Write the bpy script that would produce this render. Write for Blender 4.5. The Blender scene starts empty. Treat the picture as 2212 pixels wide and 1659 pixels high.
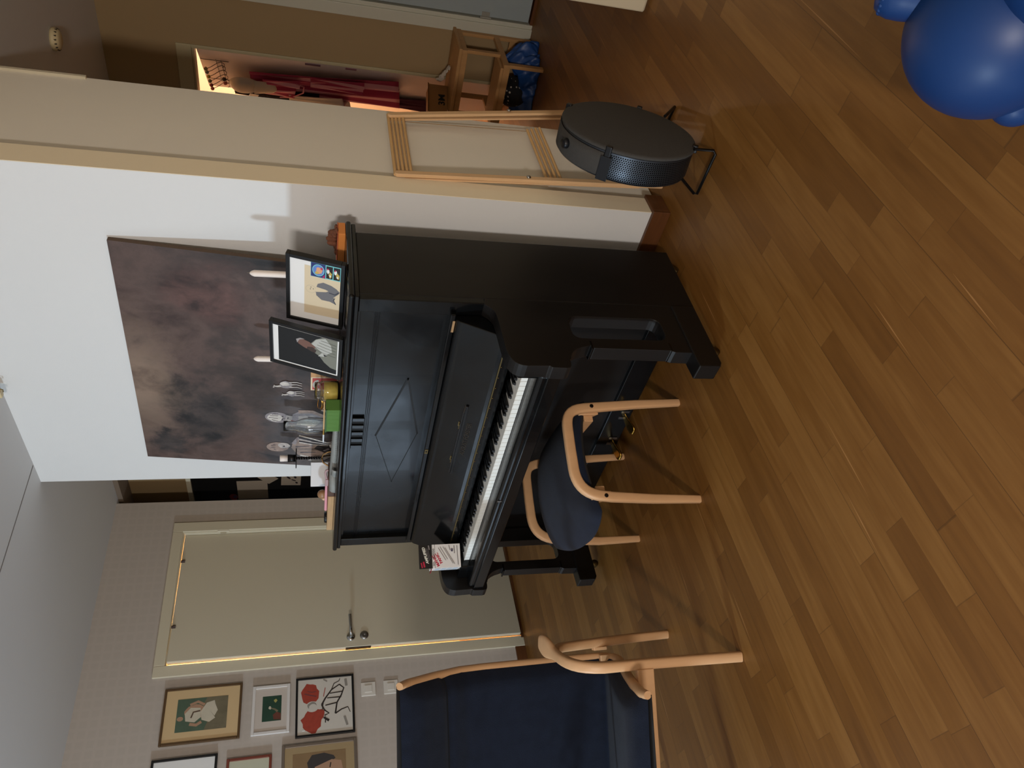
import bpy, bmesh, math, random
from mathutils import Vector, Matrix
random.seed(7)
PI = math.pi
scene = bpy.context.scene
COL = scene.collection

# ---------------------------------------------------------------- camera
H = 1.36
cam_d = bpy.data.cameras.new('camera'); cam = bpy.data.objects.new('camera', cam_d); COL.objects.link(cam)
cam_d.sensor_fit = 'HORIZONTAL'; cam_d.sensor_width = 36.0; cam_d.lens = 36.0 * 1585.0 / 2212.0
cam_d.clip_start = 0.02; cam_d.clip_end = 60
R = ((0.20569124, -0.675137, -0.70843571), (-0.17375449, -0.73760859, 0.6524898), (-0.96306827, -0.01111755, -0.26902771))
M = Matrix(((R[0][0], -R[0][1], -R[0][2], 0.0), (R[1][0], -R[1][1], -R[1][2], 0.0), (R[2][0], -R[2][1], -R[2][2], H), (0, 0, 0, 1)))
cam.matrix_world = M
scene.camera = cam

# ---------------------------------------------------------------- view, world, daylight
scene.view_settings.view_transform = 'Standard'
scene.view_settings.look = 'None'
scene.view_settings.exposure = 0.62
scene.view_settings.gamma = 1.0
scene.view_settings.use_curve_mapping = False
w = bpy.data.worlds.new('sky'); scene.world = w; w.use_nodes = True
w.node_tree.nodes['Background'].inputs[0].default_value = (0.62, 0.72, 0.9, 1)
w.node_tree.nodes['Background'].inputs[1].default_value = 0.4


def area(name, loc, target, sx, sy, power, color):
    d = bpy.data.lights.new(name, 'AREA'); d.shape = 'RECTANGLE'; d.size = sx; d.size_y = sy
    d.energy = power; d.color = color
    o = bpy.data.objects.new(name, d); COL.objects.link(o); o.location = loc
    o.rotation_euler = (Vector(target) - Vector(loc)).to_track_quat('-Z', 'Z').to_euler()
    return o


# daylight entering by the two windows in the wall behind the camera
area('daylight_right_window', (0.55, -2.45, 1.62), (0.0, 3.0, 1.1), 0.24, 0.50, 64, (1.0, 0.91, 0.83))
area('daylight_left_window', (-3.2, -2.45, 1.46), (-2.4, 3.0, 1.35), 0.22, 0.34, 56, (0.68, 0.85, 1.0))
area('daylight_side_window', (-4.62, -0.08, 1.02), (-1.0, 0.2, 0.9), 0.92, 1.35, 7.5, (0.62, 0.80, 1.0))


def point(name, loc, power, color, rad=0.06):
    d = bpy.data.lights.new(name, 'POINT'); d.energy = power; d.color = color; d.shadow_soft_size = rad
    o = bpy.data.objects.new(name, d); COL.objects.link(o); o.location = loc
    return o


# ---------------------------------------------------------------- helpers
def tag(o, label=None, cat=None, group=None, kind=None):
    if label: o['label'] = label
    if cat: o['category'] = cat
    if group: o['group'] = group
    if kind: o['kind'] = kind
    return o


def thing(name, label, cat, loc=(0, 0, 0), rz=0.0, group=None):
    o = bpy.data.objects.new(name, None); COL.objects.link(o)
    o.empty_display_size = 0.05
    o.location = loc; o.rotation_euler = (0, 0, rz)
    o['basemat'] = 1
    del o['basemat']
    return tag(o, label, cat, group)


def wm(o):
    m = Matrix.Translation(o.location) @ o.rotation_euler.to_matrix().to_4x4()
    if o.parent:
        m = wm(o.parent) @ o.matrix_parent_inverse @ m
    return m


def S2L(c):
    return tuple(((x / 255.0) / 12.92 if x / 255.0 <= 0.04045 else ((x / 255.0 + 0.055) / 1.055) ** 2.4) for x in c)


MATS = {}


def mat(name, rgb, rough=0.5, metal=0.0, spec=0.5, noise=0.0, nscale=8.0, bump=0.0, bscale=60.0, stretch=(1, 1, 1), coat=0.0,
        trans=0.0, ior=1.45, emit=None, estr=0.0, sheen=0.0, rvar=0.0, alpha=1.0):
    if name in MATS: return MATS[name]
    m = bpy.data.materials.new(name); m.use_nodes = True
    nt = m.node_tree; b = nt.nodes['Principled BSDF']
    c = (*S2L(rgb), 1)
    b.inputs['Base Color'].default_value = c
    b.inputs['Roughness'].default_value = rough
    b.inputs['Metallic'].default_value = metal
    b.inputs['Specular IOR Level'].default_value = spec
    b.inputs['IOR'].default_value = ior
    b.inputs['Coat Weight'].default_value = coat
    b.inputs['Transmission Weight'].default_value = trans
    b.inputs['Sheen Weight'].default_value = sheen
    b.inputs['Alpha'].default_value = alpha
    if emit:
        b.inputs['Emission Color'].default_value = (*S2L(emit), 1); b.inputs['Emission Strength'].default_value = estr
    if noise or bump or rvar:
        tc = nt.nodes.new('ShaderNodeTexCoord'); mp = nt.nodes.new('ShaderNodeMapping')
        mp.inputs['Scale'].default_value = stretch
        nt.links.new(tc.outputs['Object'], mp.inputs['Vector'])
    if noise or rvar:
        n = nt.nodes.new('ShaderNodeTexNoise'); n.inputs['Scale'].default_value = nscale; n.inputs['Detail'].default_value = 6
        nt.links.new(mp.outputs[0], n.inputs['Vector'])
    if noise:
        mx = nt.nodes.new('ShaderNodeMix'); mx.data_type = 'RGBA'
        mx.inputs[6].default_value = tuple(x * (1 - noise) for x in c[:3]) + (1,)
        mx.inputs[7].default_value = tuple(min(1, x * (1 + noise)) for x in c[:3]) + (1,)
        nt.links.new(n.outputs['Fac'], mx.inputs[0]); nt.links.new(mx.outputs[2], b.inputs['Base Color'])
    if rvar:
        mr = nt.nodes.new('ShaderNodeMapRange'); mr.inputs[1].default_value = 0.3; mr.inputs[2].default_value = 0.7
        mr.inputs[3].default_value = max(0, rough - rvar); mr.inputs[4].default_value = rough + rvar
        nt.links.new(n.outputs['Fac'], mr.inputs[0]); nt.links.new(mr.outputs[0], b.inputs['Roughness'])
    if bump:
        n2 = nt.nodes.new('ShaderNodeTexNoise'); n2.inputs['Scale'].default_value = bscale; n2.inputs['Detail'].default_value = 4
        nt.links.new(mp.outputs[0], n2.inputs['Vector'])
        bp = nt.nodes.new('ShaderNodeBump'); bp.inputs['Strength'].default_value = bump; bp.inputs['Distance'].default_value = 0.004
        nt.links.new(n2.outputs['Fac'], bp.inputs['Height']); nt.links.new(bp.outputs[0], b.inputs['Normal'])
    MATS[name] = m
    return m


class MB:
    def __init__(s):
        s.v = []; s.f = []; s.mi = []; s.sm = []

    def add(s, vs, fs, mi=0, smooth=False):
        k = len(s.v); s.v += [tuple(v) for v in vs]
        for f in fs:
            s.f.append([i + k for i in f]); s.mi.append(mi); s.sm.append(smooth)
        return s

    def box(s, x0, x1, y0, y1, z0, z1, mi=0):
        x0, x1 = sorted((x0, x1)); y0, y1 = sorted((y0, y1)); z0, z1 = sorted((z0, z1))
        vs = [(x0, y0, z0), (x1, y0, z0), (x1, y1, z0), (x0, y1, z0), (x0, y0, z1), (x1, y0, z1), (x1, y1, z1), (x0, y1, z1)]
        return s.add(vs, [(0, 3, 2, 1), (4, 5, 6, 7), (0, 1, 5, 4), (1, 2, 6, 5), (2, 3, 7, 6), (3, 0, 4, 7)], mi)

    def obox(s, o, a, b, c, mi=0):
        """box from corner o spanned by the vectors a, b, c"""
        o, a, b, c = map(Vector, (o, a, b, c))
        if a.cross(b).dot(c) < 0: a, b = b, a
        vs = [o, o + a, o + a + b, o + b, o + c, o + a + c, o + a + b + c, o + b + c]
        return s.add(vs, [(0, 3, 2, 1), (4, 5, 6, 7), (0, 1, 5, 4), (1, 2, 6, 5), (2, 3, 7, 6), (3, 0, 4, 7)], mi)

    def prism(s, pts, org, u, v, w, mi=0, smooth_side=False):
        """polygon pts (a,b) -> org + a*u + b*v, extruded along w"""
        org, u, v, w = map(Vector, (org, u, v, w)); n = len(pts)
        A = [org + u * a + v * b for a, b in pts]; B = [p + w for p in A]
        ar = sum(pts[i][0] * pts[(i + 1) % n][1] - pts[(i + 1) % n][0] * pts[i][1] for i in range(n))
        pos = (u.cross(v).dot(w) > 0) == (ar > 0)
        k = len(s.v); s.v += [tuple(p) for p in A + B]
        fa = list(range(n)); fb = list(range(n, 2 * n))
        if pos: fa = fa[::-1]
        else: fb = fb[::-1]
        s.f += [[i + k for i in fa], [i + k for i in fb]]; s.mi += [mi, mi]; s.sm += [False, False]
        for i in range(n):
            j = (i + 1) % n
            q = [i, j, j + n, i + n] if pos else [j, i, i + n, j + n]
            s.f.append([x + k for x in q]); s.mi.append(mi); s.sm.append(smooth_side)
        return s

    def tube(s, pts, r, seg=10, mi=0, closed=False, up=None, smooth=True, sq=1.0):
        """sweep; r number/list; flat=(ra,rb) list -> elliptical or rectangular section"""
        P = [Vector(p) for p in pts]; n = len(P)
        rr = r if isinstance(r, (list, tuple)) else [r] * n
        ups = Vector(up) if up else None
        rings = []
        prev = None
        for i in range(n):
            if closed: t = (P[(i + 1) % n] - P[i - 1])
            else: t = (P[min(i + 1, n - 1)] - P[max(i - 1, 0)])
            t.normalize()
            if ups is not None: a = ups.cross(t)
            elif prev is None:
                a = t.cross(Vector((0, 0, 1)))
                if a.length < 0.2: a = t.cross(Vector((0, 1, 0)))
            else: a = prev - t * prev.dot(t)
            a.normalize(); b = t.cross(a); prev = a
            ri = rr[i]
            ra, rb = ri if isinstance(ri, (tuple, list)) else (ri, ri)
            ring = []
            for k in range(seg):
                cc = math.cos(2 * PI * k / seg); ss = math.sin(2 * PI * k / seg)
                ring.append(P[i] + a * math.copysign(abs(cc) ** sq, cc) * ra + b * math.copysign(abs(ss) ** sq, ss) * rb)
            rings.append(ring)
        vs = [v for rg in rings for v in rg]; fs = []
        m = n if closed else n - 1
        for i in range(m):
            for k in range(seg):
                a0 = i * seg + k; a1 = i * seg + (k + 1) % seg; i2 = (i + 1) % n
                fs.append((a0, a1, i2 * seg + (k + 1) % seg, i2 * seg + k))
        s.add(vs, fs, mi, smooth)
        if not closed:
            s.add(rings[0], [tuple(range(seg))[::-1]], mi); s.add(rings[-1], [tuple(range(seg))], mi)
        return s

    def lathe(s, prof, c, axis=(0, 0, 1), seg=24, mi=0, smooth=True):
        """prof: (radius, height) pairs along axis from point c"""
        c = Vector(c); ax = Vector(axis).normalized()
        a = ax.cross(Vector((0, 0, 1)))
        if a.length < 0.1: a = Vector((1, 0, 0))
        a.normalize(); b = ax.cross(a)
        vs = []
        for r_, h in prof:
            for k in range(seg):
                t = 2 * PI * k / seg
                vs.append(c + ax * h + (a * math.cos(t) + b * math.sin(t)) * max(r_, 1e-5))
        fs = []
        for i in range(len(prof) - 1):
            for k in range(seg):
                k2 = (k + 1) % seg
                fs.append((i * seg + k, i * seg + k2, (i + 1) * seg + k2, (i + 1) * seg + k))
        return s.add(vs, fs, mi, smooth)

    def ball(s, c, r, seg=20, rings=12, mi=0, rot=None):
        c = Vector(c); rx, ry, rz = (r if isinstance(r, (tuple, list)) else (r, r, r)); vs = []; fs = []
        for i in range(rings + 1):
            p = PI * i / rings
            for k in range(seg):
                t = 2 * PI * k / seg
                q = Vector((rx * math.sin(p) * math.cos(t), ry * math.sin(p) * math.sin(t), rz * math.cos(p)))
                if rot: q = rot @ q
                vs.append(c + q)
        for i in range(rings):
            for k in range(seg):
                k2 = (k + 1) % seg
                fs.append((i * seg + k, (i + 1) * seg + k, (i + 1) * seg + k2, i * seg + k2))
        return s.add(vs, fs, mi, True)

    def surf(s, fn, nu, nv, mi=0, thick=None):
        """grid surface fn(u,v)->point, u,v in 0..1"""
        vs = [Vector(fn(i / nu, j / nv)) for i in range(nu + 1) for j in range(nv + 1)]
        fs = [(i * (nv + 1) + j, (i + 1) * (nv + 1) + j, (i + 1) * (nv + 1) + j + 1, i * (nv + 1) + j + 1) for i in range(nu) for j in range(nv)]
        return s.add(vs, fs, mi, True)

    def build(s, name, mats, parent=None, bevel=0.0, bseg=2, solid=0.0, subsurf=0, weld=False):
        me = bpy.data.meshes.new(name)
        me.from_pydata(s.v, [], s.f)
        if not isinstance(mats, (list, tuple)): mats = [mats]
        for m in mats: me.materials.append(m)
        for p, mi, sm in zip(me.polygons, s.mi, s.sm):
            p.material_index = mi; p.use_smooth = sm
        me.update()
        if weld:
            bm = bmesh.new(); bm.from_mesh(me); bmesh.ops.remove_doubles(bm, verts=bm.verts, dist=1e-5)
            bmesh.ops.recalc_face_normals(bm, faces=bm.faces); bm.to_mesh(me); bm.free()
        o = bpy.data.objects.new(name, me); COL.objects.link(o)
        if solid:
            md = o.modifiers.new('solid', 'SOLIDIFY'); md.thickness = solid; md.offset = 0
        if subsurf:
            md = o.modifiers.new('sub', 'SUBSURF'); md.levels = subsurf; md.render_levels = subsurf
        if bevel:
            md = o.modifiers.new('bevel', 'BEVEL'); md.width = bevel; md.segments = bseg; md.limit_method = 'ANGLE'; md.angle_limit = 0.6
            md.harden_normals = False
        if parent:
            o.parent = parent; o.matrix_parent_inverse = wm(parent).inverted()
        return o


def struct(name, mb, mats, parent=None, **kw):
    o = mb.build(name, mats, parent, **kw)
    if parent is None: o['kind'] = 'structure'
    return o


def text(name, body, size, org, u, v, material, parent, extrude=0.0004, shear=0.0, spacing=1.0, bold=0.0, align='LEFT'):
    c = bpy.data.curves.new(name, 'FONT'); c.body = body; c.size = size; c.extrude = extrude; c.shear = shear
    c.space_character = spacing; c.offset = bold; c.align_x = align
    t = bpy.data.objects.new('tmp_text', c); COL.objects.link(t)
    dg = bpy.context.evaluated_depsgraph_get(); dg.update()
    me = bpy.data.meshes.new_from_object(t.evaluated_get(dg))
    u = Vector(u).normalized(); v = Vector(v).normalized(); w_ = u.cross(v)
    m = Matrix(((u.x, v.x, w_.x, org[0]), (u.y, v.y, w_.y, org[1]), (u.z, v.z, w_.z, org[2]), (0, 0, 0, 1)))
    me.transform(m); me.materials.clear(); me.materials.append(material); me.name = name
    bpy.data.objects.remove(t, do_unlink=True); bpy.data.curves.remove(c)
    o = bpy.data.objects.new(name, me); COL.objects.link(o)
    if parent:
        o.parent = parent; o.matrix_parent_inverse = wm(parent).inverted()
    return o


def bez(p0, p1, p2, p3, n=10):
    out = []
    for i in range(n + 1):
        t = i / n; a = (1 - t)
        out.append(tuple(a ** 3 * p0[k] + 3 * a * a * t * p1[k] + 3 * a * t * t * p2[k] + t ** 3 * p3[k] for k in range(len(p0))))
    return out


def blob(cx, cy, rx, ry, n=18, rot=0.0, jit=0.0, rng=random):
    out = []
    for i in range(n):
        t = 2 * PI * i / n; k = 1 + rng.uniform(-jit, jit)
        x = rx * k * math.cos(t); y = ry * k * math.sin(t)
        out.append((cx + x * math.cos(rot) - y * math.sin(rot), cy + x * math.sin(rot) + y * math.cos(rot)))
    return out


def strip(pts, w0, w1=None):
    """brush stroke polygon along pts"""
    if w1 is None: w1 = w0
    n = len(pts); L = []; Rr = []
    for i in range(n):
        a = Vector(pts[max(i - 1, 0)]); b = Vector(pts[min(i + 1, n - 1)]); t = (b - a).normalized(); q = Vector((-t.y, t.x))
        w_ = (w0 + (w1 - w0) * i / (n - 1)) / 2
        p = Vector(pts[i]); L.append(tuple(p + q * w_)); Rr.append(tuple(p - q * w_))
    return L + Rr[::-1]


def art(name, shapes, org, u, v, parent, lift=0.0006):
    """painted shapes lying on a flat picture: list of (material, polygon)"""
    u = Vector(u).normalized(); v = Vector(v).normalized(); n = u.cross(v)
    mb = MB(); mats = []
    for k, (m, pts) in enumerate(shapes):
        if m not in mats: mats.append(m)
        org2 = Vector(org) + n * (lift * 0.4 + 0.00008 * k)
        mb.prism(pts, org2, u, v, n * 0.00006, mats.index(m))
    return mb.build(name, mats, parent)


# ---------------------------------------------------------------- materials
def wood_floor():
    m = bpy.data.materials.new('oak_parquet'); m.use_nodes = True; nt = m.node_tree; N = nt.nodes; L = nt.links
    b = N['Principled BSDF']
    tc = N.new('ShaderNodeTexCoord'); sp = N.new('ShaderNodeSeparateXYZ'); L.new(tc.outputs['Object'], sp.inputs[0])

    def mt(op, a, b_=None, c=None):
        n = N.new('ShaderNodeMath'); n.operation = op
        for i, x in enumerate((a, b_, c)):
            if x is None: continue
            if isinstance(x, (int, float)): n.inputs[i].default_value = x
            else: L.new(x, n.inputs[i])
        return n.outputs[0]

    def wn(x, y=0.0):
        cmb = N.new('ShaderNodeCombineXYZ')
        for i, q in enumerate((x, y)):
            if isinstance(q, (int, float)): cmb.inputs[i].default_value = q
            else: L.new(q, cmb.inputs[i])
        n = N.new('ShaderNodeTexWhiteNoise'); n.noise_dimensions = '3D'; L.new(cmb.outputs[0], n.inputs['Vector']); return n.outputs['Value']
    W = 0.066; LEN = 0.58
    xr = mt('DIVIDE', sp.outputs['X'], W); row = mt('FLOOR', xr); fx = mt('FRACT', xr)
    y2 = mt('ADD', mt('DIVIDE', sp.outputs['Y'], LEN), mt('MULTIPLY', wn(row), 7.0))
    # uneven stave lengths
    y2 = mt('ADD', y2, mt('MULTIPLY', mt('SINE', mt('MULTIPLY', y2, 2.4)), 0.22))
    col = mt('FLOOR', y2); fy = mt('FRACT', y2)
    rnd = wn(row, col); rnd2 = wn(col, row)
    # grain
    cmb = N.new('ShaderNodeCombineXYZ')
    L.new(mt('ADD', sp.outputs['X'], mt('MULTIPLY', rnd2, 9.0)), cmb.inputs[0]); L.new(mt('ADD', mt('MULTIPLY', sp.outputs['Y'], 0.06), rnd), cmb.inputs[1]); L.new(rnd, cmb.inputs[2])
    g = N.new('ShaderNodeTexNoise'); g.inputs['Scale'].default_value = 70; g.inputs['Detail'].default_value = 5; L.new(cmb.outputs[0], g.inputs['Vector'])
    cm2 = N.new('ShaderNodeCombineXYZ')
    L.new(mt('ADD', sp.outputs['X'], mt('MULTIPLY', rnd, 5.0)), cm2.inputs[0]); L.new(mt('ADD', mt('MULTIPLY', sp.outputs['Y'], 0.2), rnd2), cm2.inputs[1]); L.new(rnd2, cm2.inputs[2])
    g2 = N.new('ShaderNodeTexNoise'); g2.inputs['Scale'].default_value = 16; g2.inputs['Detail'].default_value = 3; g2.inputs['Distortion'].default_value = 0.8; L.new(cm2.outputs[0], g2.inputs['Vector'])
    f = mt('ADD', mt('ADD', 0.12, mt('MULTIPLY', rnd, 0.27)), mt('ADD', mt('MULTIPLY', g.outputs['Fac'], 0.32), mt('MULTIPLY', g2.outputs['Fac'], 0.26)))
    cr = N.new('ShaderNodeValToRGB'); L.new(f, cr.inputs[0]); e = cr.color_ramp.elements
    e[0].position = 0.20; e[0].color = (*S2L((88, 54, 18)), 1)
    e[1].position = 0.90; e[1].color = (*S2L((148, 106, 54)), 1)
    k = e.new(0.55); k.color = (*S2L((118, 78, 32)), 1)
    # seams
    ex = mt('MINIMUM', fx, mt('SUBTRACT', 1.0, fx)); ey = mt('MINIMUM', fy, mt('SUBTRACT', 1.0, fy))
    sx = mt('LESS_THAN', ex, 0.014); sy = mt('LESS_THAN', ey, 0.0022)
    # every third seam is a board joint, darker
    third = mt('LESS_THAN', mt('MODULO', mt('ADD', mt('ADD', row, mt('GREATER_THAN', fx, 0.5)), 300.0), 3.0), 0.5)
    seam = mt('MAXIMUM', mt('MULTIPLY', sx, mt('ADD', 0.16, mt('MULTIPLY', third, 0.30))), mt('MULTIPLY', sy, 0.30))
    mx = N.new('ShaderNodeMix'); mx.data_type = 'RGBA'; L.new(seam, mx.inputs[0]); L.new(cr.outputs[0], mx.inputs[6]); mx.inputs[7].default_value = (*S2L((34, 19, 8)), 1)
    # pale lightwood streaks on some staves
    st = mt('MULTIPLY', mt('GREATER_THAN', rnd2, 0.88), mt('MULTIPLY', mt('LESS_THAN', mt('ABSOLUTE', mt('SUBTRACT', fx, mt('ADD', 0.06, mt('MULTIPLY', fy, 0.26)))), mt('MULTIPLY', mt('LESS_THAN', mt('ABSOLUTE', mt('SUBTRACT', fy, 0.45)), 0.22), mt('MULTIPLY', mt('SUBTRACT', 0.24, mt('ABSOLUTE', mt('SUBTRACT', fy, 0.45))), 0.11))), 0.6))
    mx2 = N.new('ShaderNodeMix'); mx2.data_type = 'RGBA'; L.new(st, mx2.inputs[0]); L.new(mx.outputs[2], mx2.inputs[6]); mx2.inputs[7].default_value = (*S2L((176, 130, 80)), 1)
    L.new(mx2.outputs[2], b.inputs['Base Color'])
    mr = N.new('ShaderNodeMapRange'); L.new(g2.outputs['Fac'], mr.inputs[0]); mr.inputs[3].default_value = 0.36; mr.inputs[4].default_value = 0.52
    L.new(mr.outputs[0], b.inputs['Roughness'])
    bp = N.new('ShaderNodeBump'); bp.inputs['Strength'].default_value = 0.25; bp.inputs['Distance'].default_value = 0.001
    L.new(mt('SUBTRACT', mt('MULTIPLY', g.outputs['Fac'], 0.3), seam), bp.inputs['Height']); L.new(bp.outputs[0], b.inputs['Normal'])
    b.inputs['Specular IOR Level'].default_value = 0.4
    return m


FLOOR = wood_floor()
WHITE = mat('white_wall', (218, 219, 218), 0.85, noise=0.02, nscale=2, bump=0.08, bscale=220)
CREAM = mat('cream_wall', (240, 226, 196), 0.85, noise=0.02, nscale=2, bump=0.06, bscale=220)
PANELW = mat('painted_panel', (232, 226, 212), 0.7, noise=0.02, nscale=3, bump=0.05, bscale=200)
CEIL = mat('ceiling_paint', (212, 212, 212), 0.9, noise=0.02, nscale=2, bump=0.05, bscale=200)
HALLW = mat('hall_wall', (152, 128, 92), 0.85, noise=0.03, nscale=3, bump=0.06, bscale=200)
DOORP = mat('door_paint', (206, 198, 176), 0.45, noise=0.01, nscale=2, bump=0.02, bscale=120)
CASING = mat('casing_paint', (205, 196, 172), 0.35)
HALLDOOR = mat('grey_blue_door_paint', (150, 160, 162), 0.45)
BASEW = mat('brown_baseboard', (92, 56, 30), 0.4, noise=0.35, nscale=14, stretch=(0.6, 0.6, 8))
BLACKL = mat('black_lacquer', (6, 7, 8), 0.22, spec=0.36, noise=0.15, nscale=5, rvar=0.10, bump=0.02, bscale=30, coat=0.12)
BLACKM = mat('worn_black_side', (20, 18, 17), 0.38, spec=0.4, noise=0.3, nscale=4, rvar=0.10, stretch=(1, 1, 0.3))
BLACKG = mat('groove_black', (4, 4, 5), 0.6)
IVORY = mat('ivory_key', (226, 224, 216), 0.25)
IVORYF = mat('key_front', (228, 228, 222), 0.4)
EBONY = mat('ebony_key', (10, 10, 11), 0.25)
BRASS = mat('brass', (190, 150, 70), 0.25, metal=1.0)
BRASSD = mat('tarnished_brass', (120, 104, 70), 0.42, metal=1.0)
CHROME = mat('chrome', (190, 195, 200), 0.15, metal=1.0)
STEEL = mat('steel', (150, 150, 150), 0.35, metal=1.0)
BEECH = mat('beech_wood', (204, 162, 120), 0.42, noise=0.12, nscale=10, stretch=(3, 3, 0.5), bump=0.02, bscale=60)
PINE = mat('pine_wood', (216, 178, 134), 0.5, noise=0.12, nscale=12, stretch=(3, 3, 0.4))
PINED = mat('hall_pine', (170, 128, 80), 0.55, noise=0.15, nscale=10, stretch=(3, 3, 0.5))
DOWEL = mat('dowel_wood', (212, 172, 118), 0.55, noise=0.1, nscale=14)


def navy():
    m = mat('navy_cloth', (23, 29, 43), 0.95, spec=0.15, noise=0.35, nscale=26, stretch=(1, 1, 1), bump=0.5, bscale=500, sheen=0.06)
    return m


NAVY = navy()
MDARK = mat('dark_lining', (28, 28, 30), 0.9)

# ---------------------------------------------------------------- the room
ZC = 2.545
struct('floor', MB().box(-6.6, 2.6, -2.7, 7.4, -0.06, 0.0), FLOOR)
struct('ceiling', MB().box(-6.6, 2.6, -2.7, 4.95, ZC, ZC + 0.08), CEIL)
# seam across the ceiling boards, left of the painting
struct('trim_1', MB().box(-3.036, -3.030, -2.6, 2.26, ZC - 0.0012, ZC), mat('seam_grey', (120, 116, 112), 0.9))

# wall behind the camera with its two windows
wb = MB()
YB = -2.6
for x0, x1, z0, z1 in ((-4.6, -3.95, 0, ZC), (-2.85, 0.15, 0, ZC), (0.95, 2.6, 0, ZC), (-3.95, -2.85, 0, 0.85), (-3.95, -2.85, 2.15, ZC), (0.15, 0.95, 0, 0.85), (0.15, 0.95, 2.25, ZC)):
    wb.box(x0, x1, YB - 0.12, YB, z0, z1)
struct('wall_back', wb, CREAM)
for i, (x0, x1, z0, z1) in enumerate(((-3.95, -2.85, 0.85, 2.15), (0.15, 0.95, 0.85, 2.25))):
    f = MB(); t = 0.05
    f.box(x0, x0 + t, YB - 0.1, YB - 0.03, z0, z1); f.box(x1 - t, x1, YB - 0.1, YB - 0.03, z0, z1)
    f.box(x0 + t, x1 - t, YB - 0.1, YB - 0.03, z0, z0 + t); f.box(x0 + t, x1 - t, YB - 0.1, YB - 0.03, z1 - t, z1)
    wo = struct('window_%d' % (i + 1), f, CASING)
    MB().box(x0 - 0.03, x1 + 0.03, YB - 0.03, YB + 0.1, z0 - 0.03, z0).build('window_sill', CASING, wo)
struct('wall_right', MB().box(2.5, 2.6, YB, 4.95, 0, ZC), CREAM)

# left wall with a door opening (Y 1.885 .. 2.741), ends at Y 2.99
XL = -4.44
DY0, DY1, DZ = 1.884, 2.742, 2.108
WY0, WY1, WZ0, WZ1 = -0.58, 0.42, 0.30, 1.80
wl = MB(); wl.box(XL - 0.1, XL, YB, WY0, 0, ZC); wl.box(XL - 0.1, XL, WY1, DY0 - 0.02, 0, ZC); wl.box(XL - 0.1, XL, WY0, WY1, 0, WZ0); wl.box(XL - 0.1, XL, WY0, WY1, WZ1, ZC); wl.box(XL - 0.1, XL, DY1 + 0.02, 2.99, 0, ZC); wl.box(XL - 0.1, XL, DY0 - 0.02, DY1 + 0.02, DZ + 0.02, ZC)


def wallpaper():
    m = bpy.data.materials.new('checked_wallpaper'); m.use_nodes = True; nt = m.node_tree; N = nt.nodes; L = nt.links
    b = N['Principled BSDF']; b.inputs['Roughness'].default_value = 0.8
    tc = N.new('ShaderNodeTexCoord'); sp = N.new('ShaderNodeSeparateXYZ'); L.new(tc.outputs['Object'], sp.inputs[0])
    outs = []
    for ax in ('Y', 'Z'):
        a = N.new('ShaderNodeMath'); a.operation = 'MULTIPLY'; a.inputs[1].default_value = 2 * PI / 0.052; L.new(sp.outputs[ax], a.inputs[0])
        s_ = N.new('ShaderNodeMath'); s_.operation = 'SINE'; L.new(a.outputs[0], s_.inputs[0]); outs.append(s_.outputs[0])
    mu = N.new('ShaderNodeMath'); mu.operation = 'MAXIMUM'; L.new(outs[0], mu.inputs[0]); L.new(outs[1], mu.inputs[1])
    cr = N.new('ShaderNodeValToRGB'); L.new(mu.outputs[0], cr.inputs[0])
    cr.color_ramp.elements[0].color = (*S2L((180, 170, 160)), 1); cr.color_ramp.elements[1].color = (*S2L((183, 173, 163)), 1)
    cr.color_ramp.elements[0].position = 0.2; cr.color_ramp.elements[1].position = 0.9
    L.new(cr.outputs[0], b.inputs['Base Color'])
    return m


WALLP = wallpaper()
struct('wall_left', wl, WALLP)
struct('baseboard_left', MB().box(XL, XL + 0.014, YB, 1.81, 0, 0.065), BASEW)
f = MB(); t = 0.045
f.box(XL - 0.08, XL - 0.02, WY0, WY0 + t, WZ0, WZ1); f.box(XL - 0.08, XL - 0.02, WY1 - t, WY1, WZ0, WZ1); f.box(XL - 0.08, XL - 0.02, WY0 + t, WY1 - t, WZ0, WZ0 + t); f.box(XL - 0.08, XL - 0.02, WY0 + t, WY1 - t, WZ1 - t, WZ1); f.box(XL - 0.08, XL - 0.02, -0.10, -0.06, WZ0 + t, WZ1 - t)
struct('window_3', f, CASING)
# lamp-lit room behind the left door
rb = MB(); rb.box(-6.5, XL - 0.1, 0.8, 0.9, 0, ZC); rb.box(-6.5, -6.4, 0.9, 2.99, 0, ZC); rb.box(-6.5, XL - 0.1, 2.92, 2.99, 0, ZC)
struct('wall_left_room', rb, mat('warm_room_wall', (226, 196, 150), 0.85))
point('lamp_left_room', (-5.3, 1.4, 1.9), 260, (1.0, 0.80, 0.55), 0.1)
# casing of the left door
tr = MB()
tr.box(XL, XL + 0.016, 1.810, 1.876, 0, 2.178); tr.box(XL, XL + 0.016, 2.750, 2.818, 0, 2.178); tr.box(XL, XL + 0.016, 1.876, 2.750, 2.118, 2.178)
tr.box(XL - 0.1, XL + 0.004, DY0 - 0.02, DY0 - 0.0080, 0, DZ + 0.02); tr.box(XL - 0.1, XL + 0.004, DY1 + 0.0015, DY1 + 0.02, 0, DZ + 0.02); tr.box(XL - 0.1, XL + 0.004, DY0 - 0.0080, DY1 + 0.0015, DZ + 0.004, DZ + 0.02)
struct('trim_2', tr, CASING, bevel=0.003)
struct('trim_3', MB().box(XL - 0.09, XL + 0.02, DY0 - 0.02, DY1 + 0.02, 0, 0.018), BASEW)
dr = MB(); dr.prism([(XL - 0.002, DY0), (XL + 0.040, DY0 + 0.001), (XL - 0.020, DY1), (XL - 0.060, DY1 - 0.001)], (0, 0, 0.02), (1, 0, 0), (0, 1, 0), (0, 0, DZ - 0.02))
door = struct('door_1', dr, DOORP, bevel=0.003)
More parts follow.
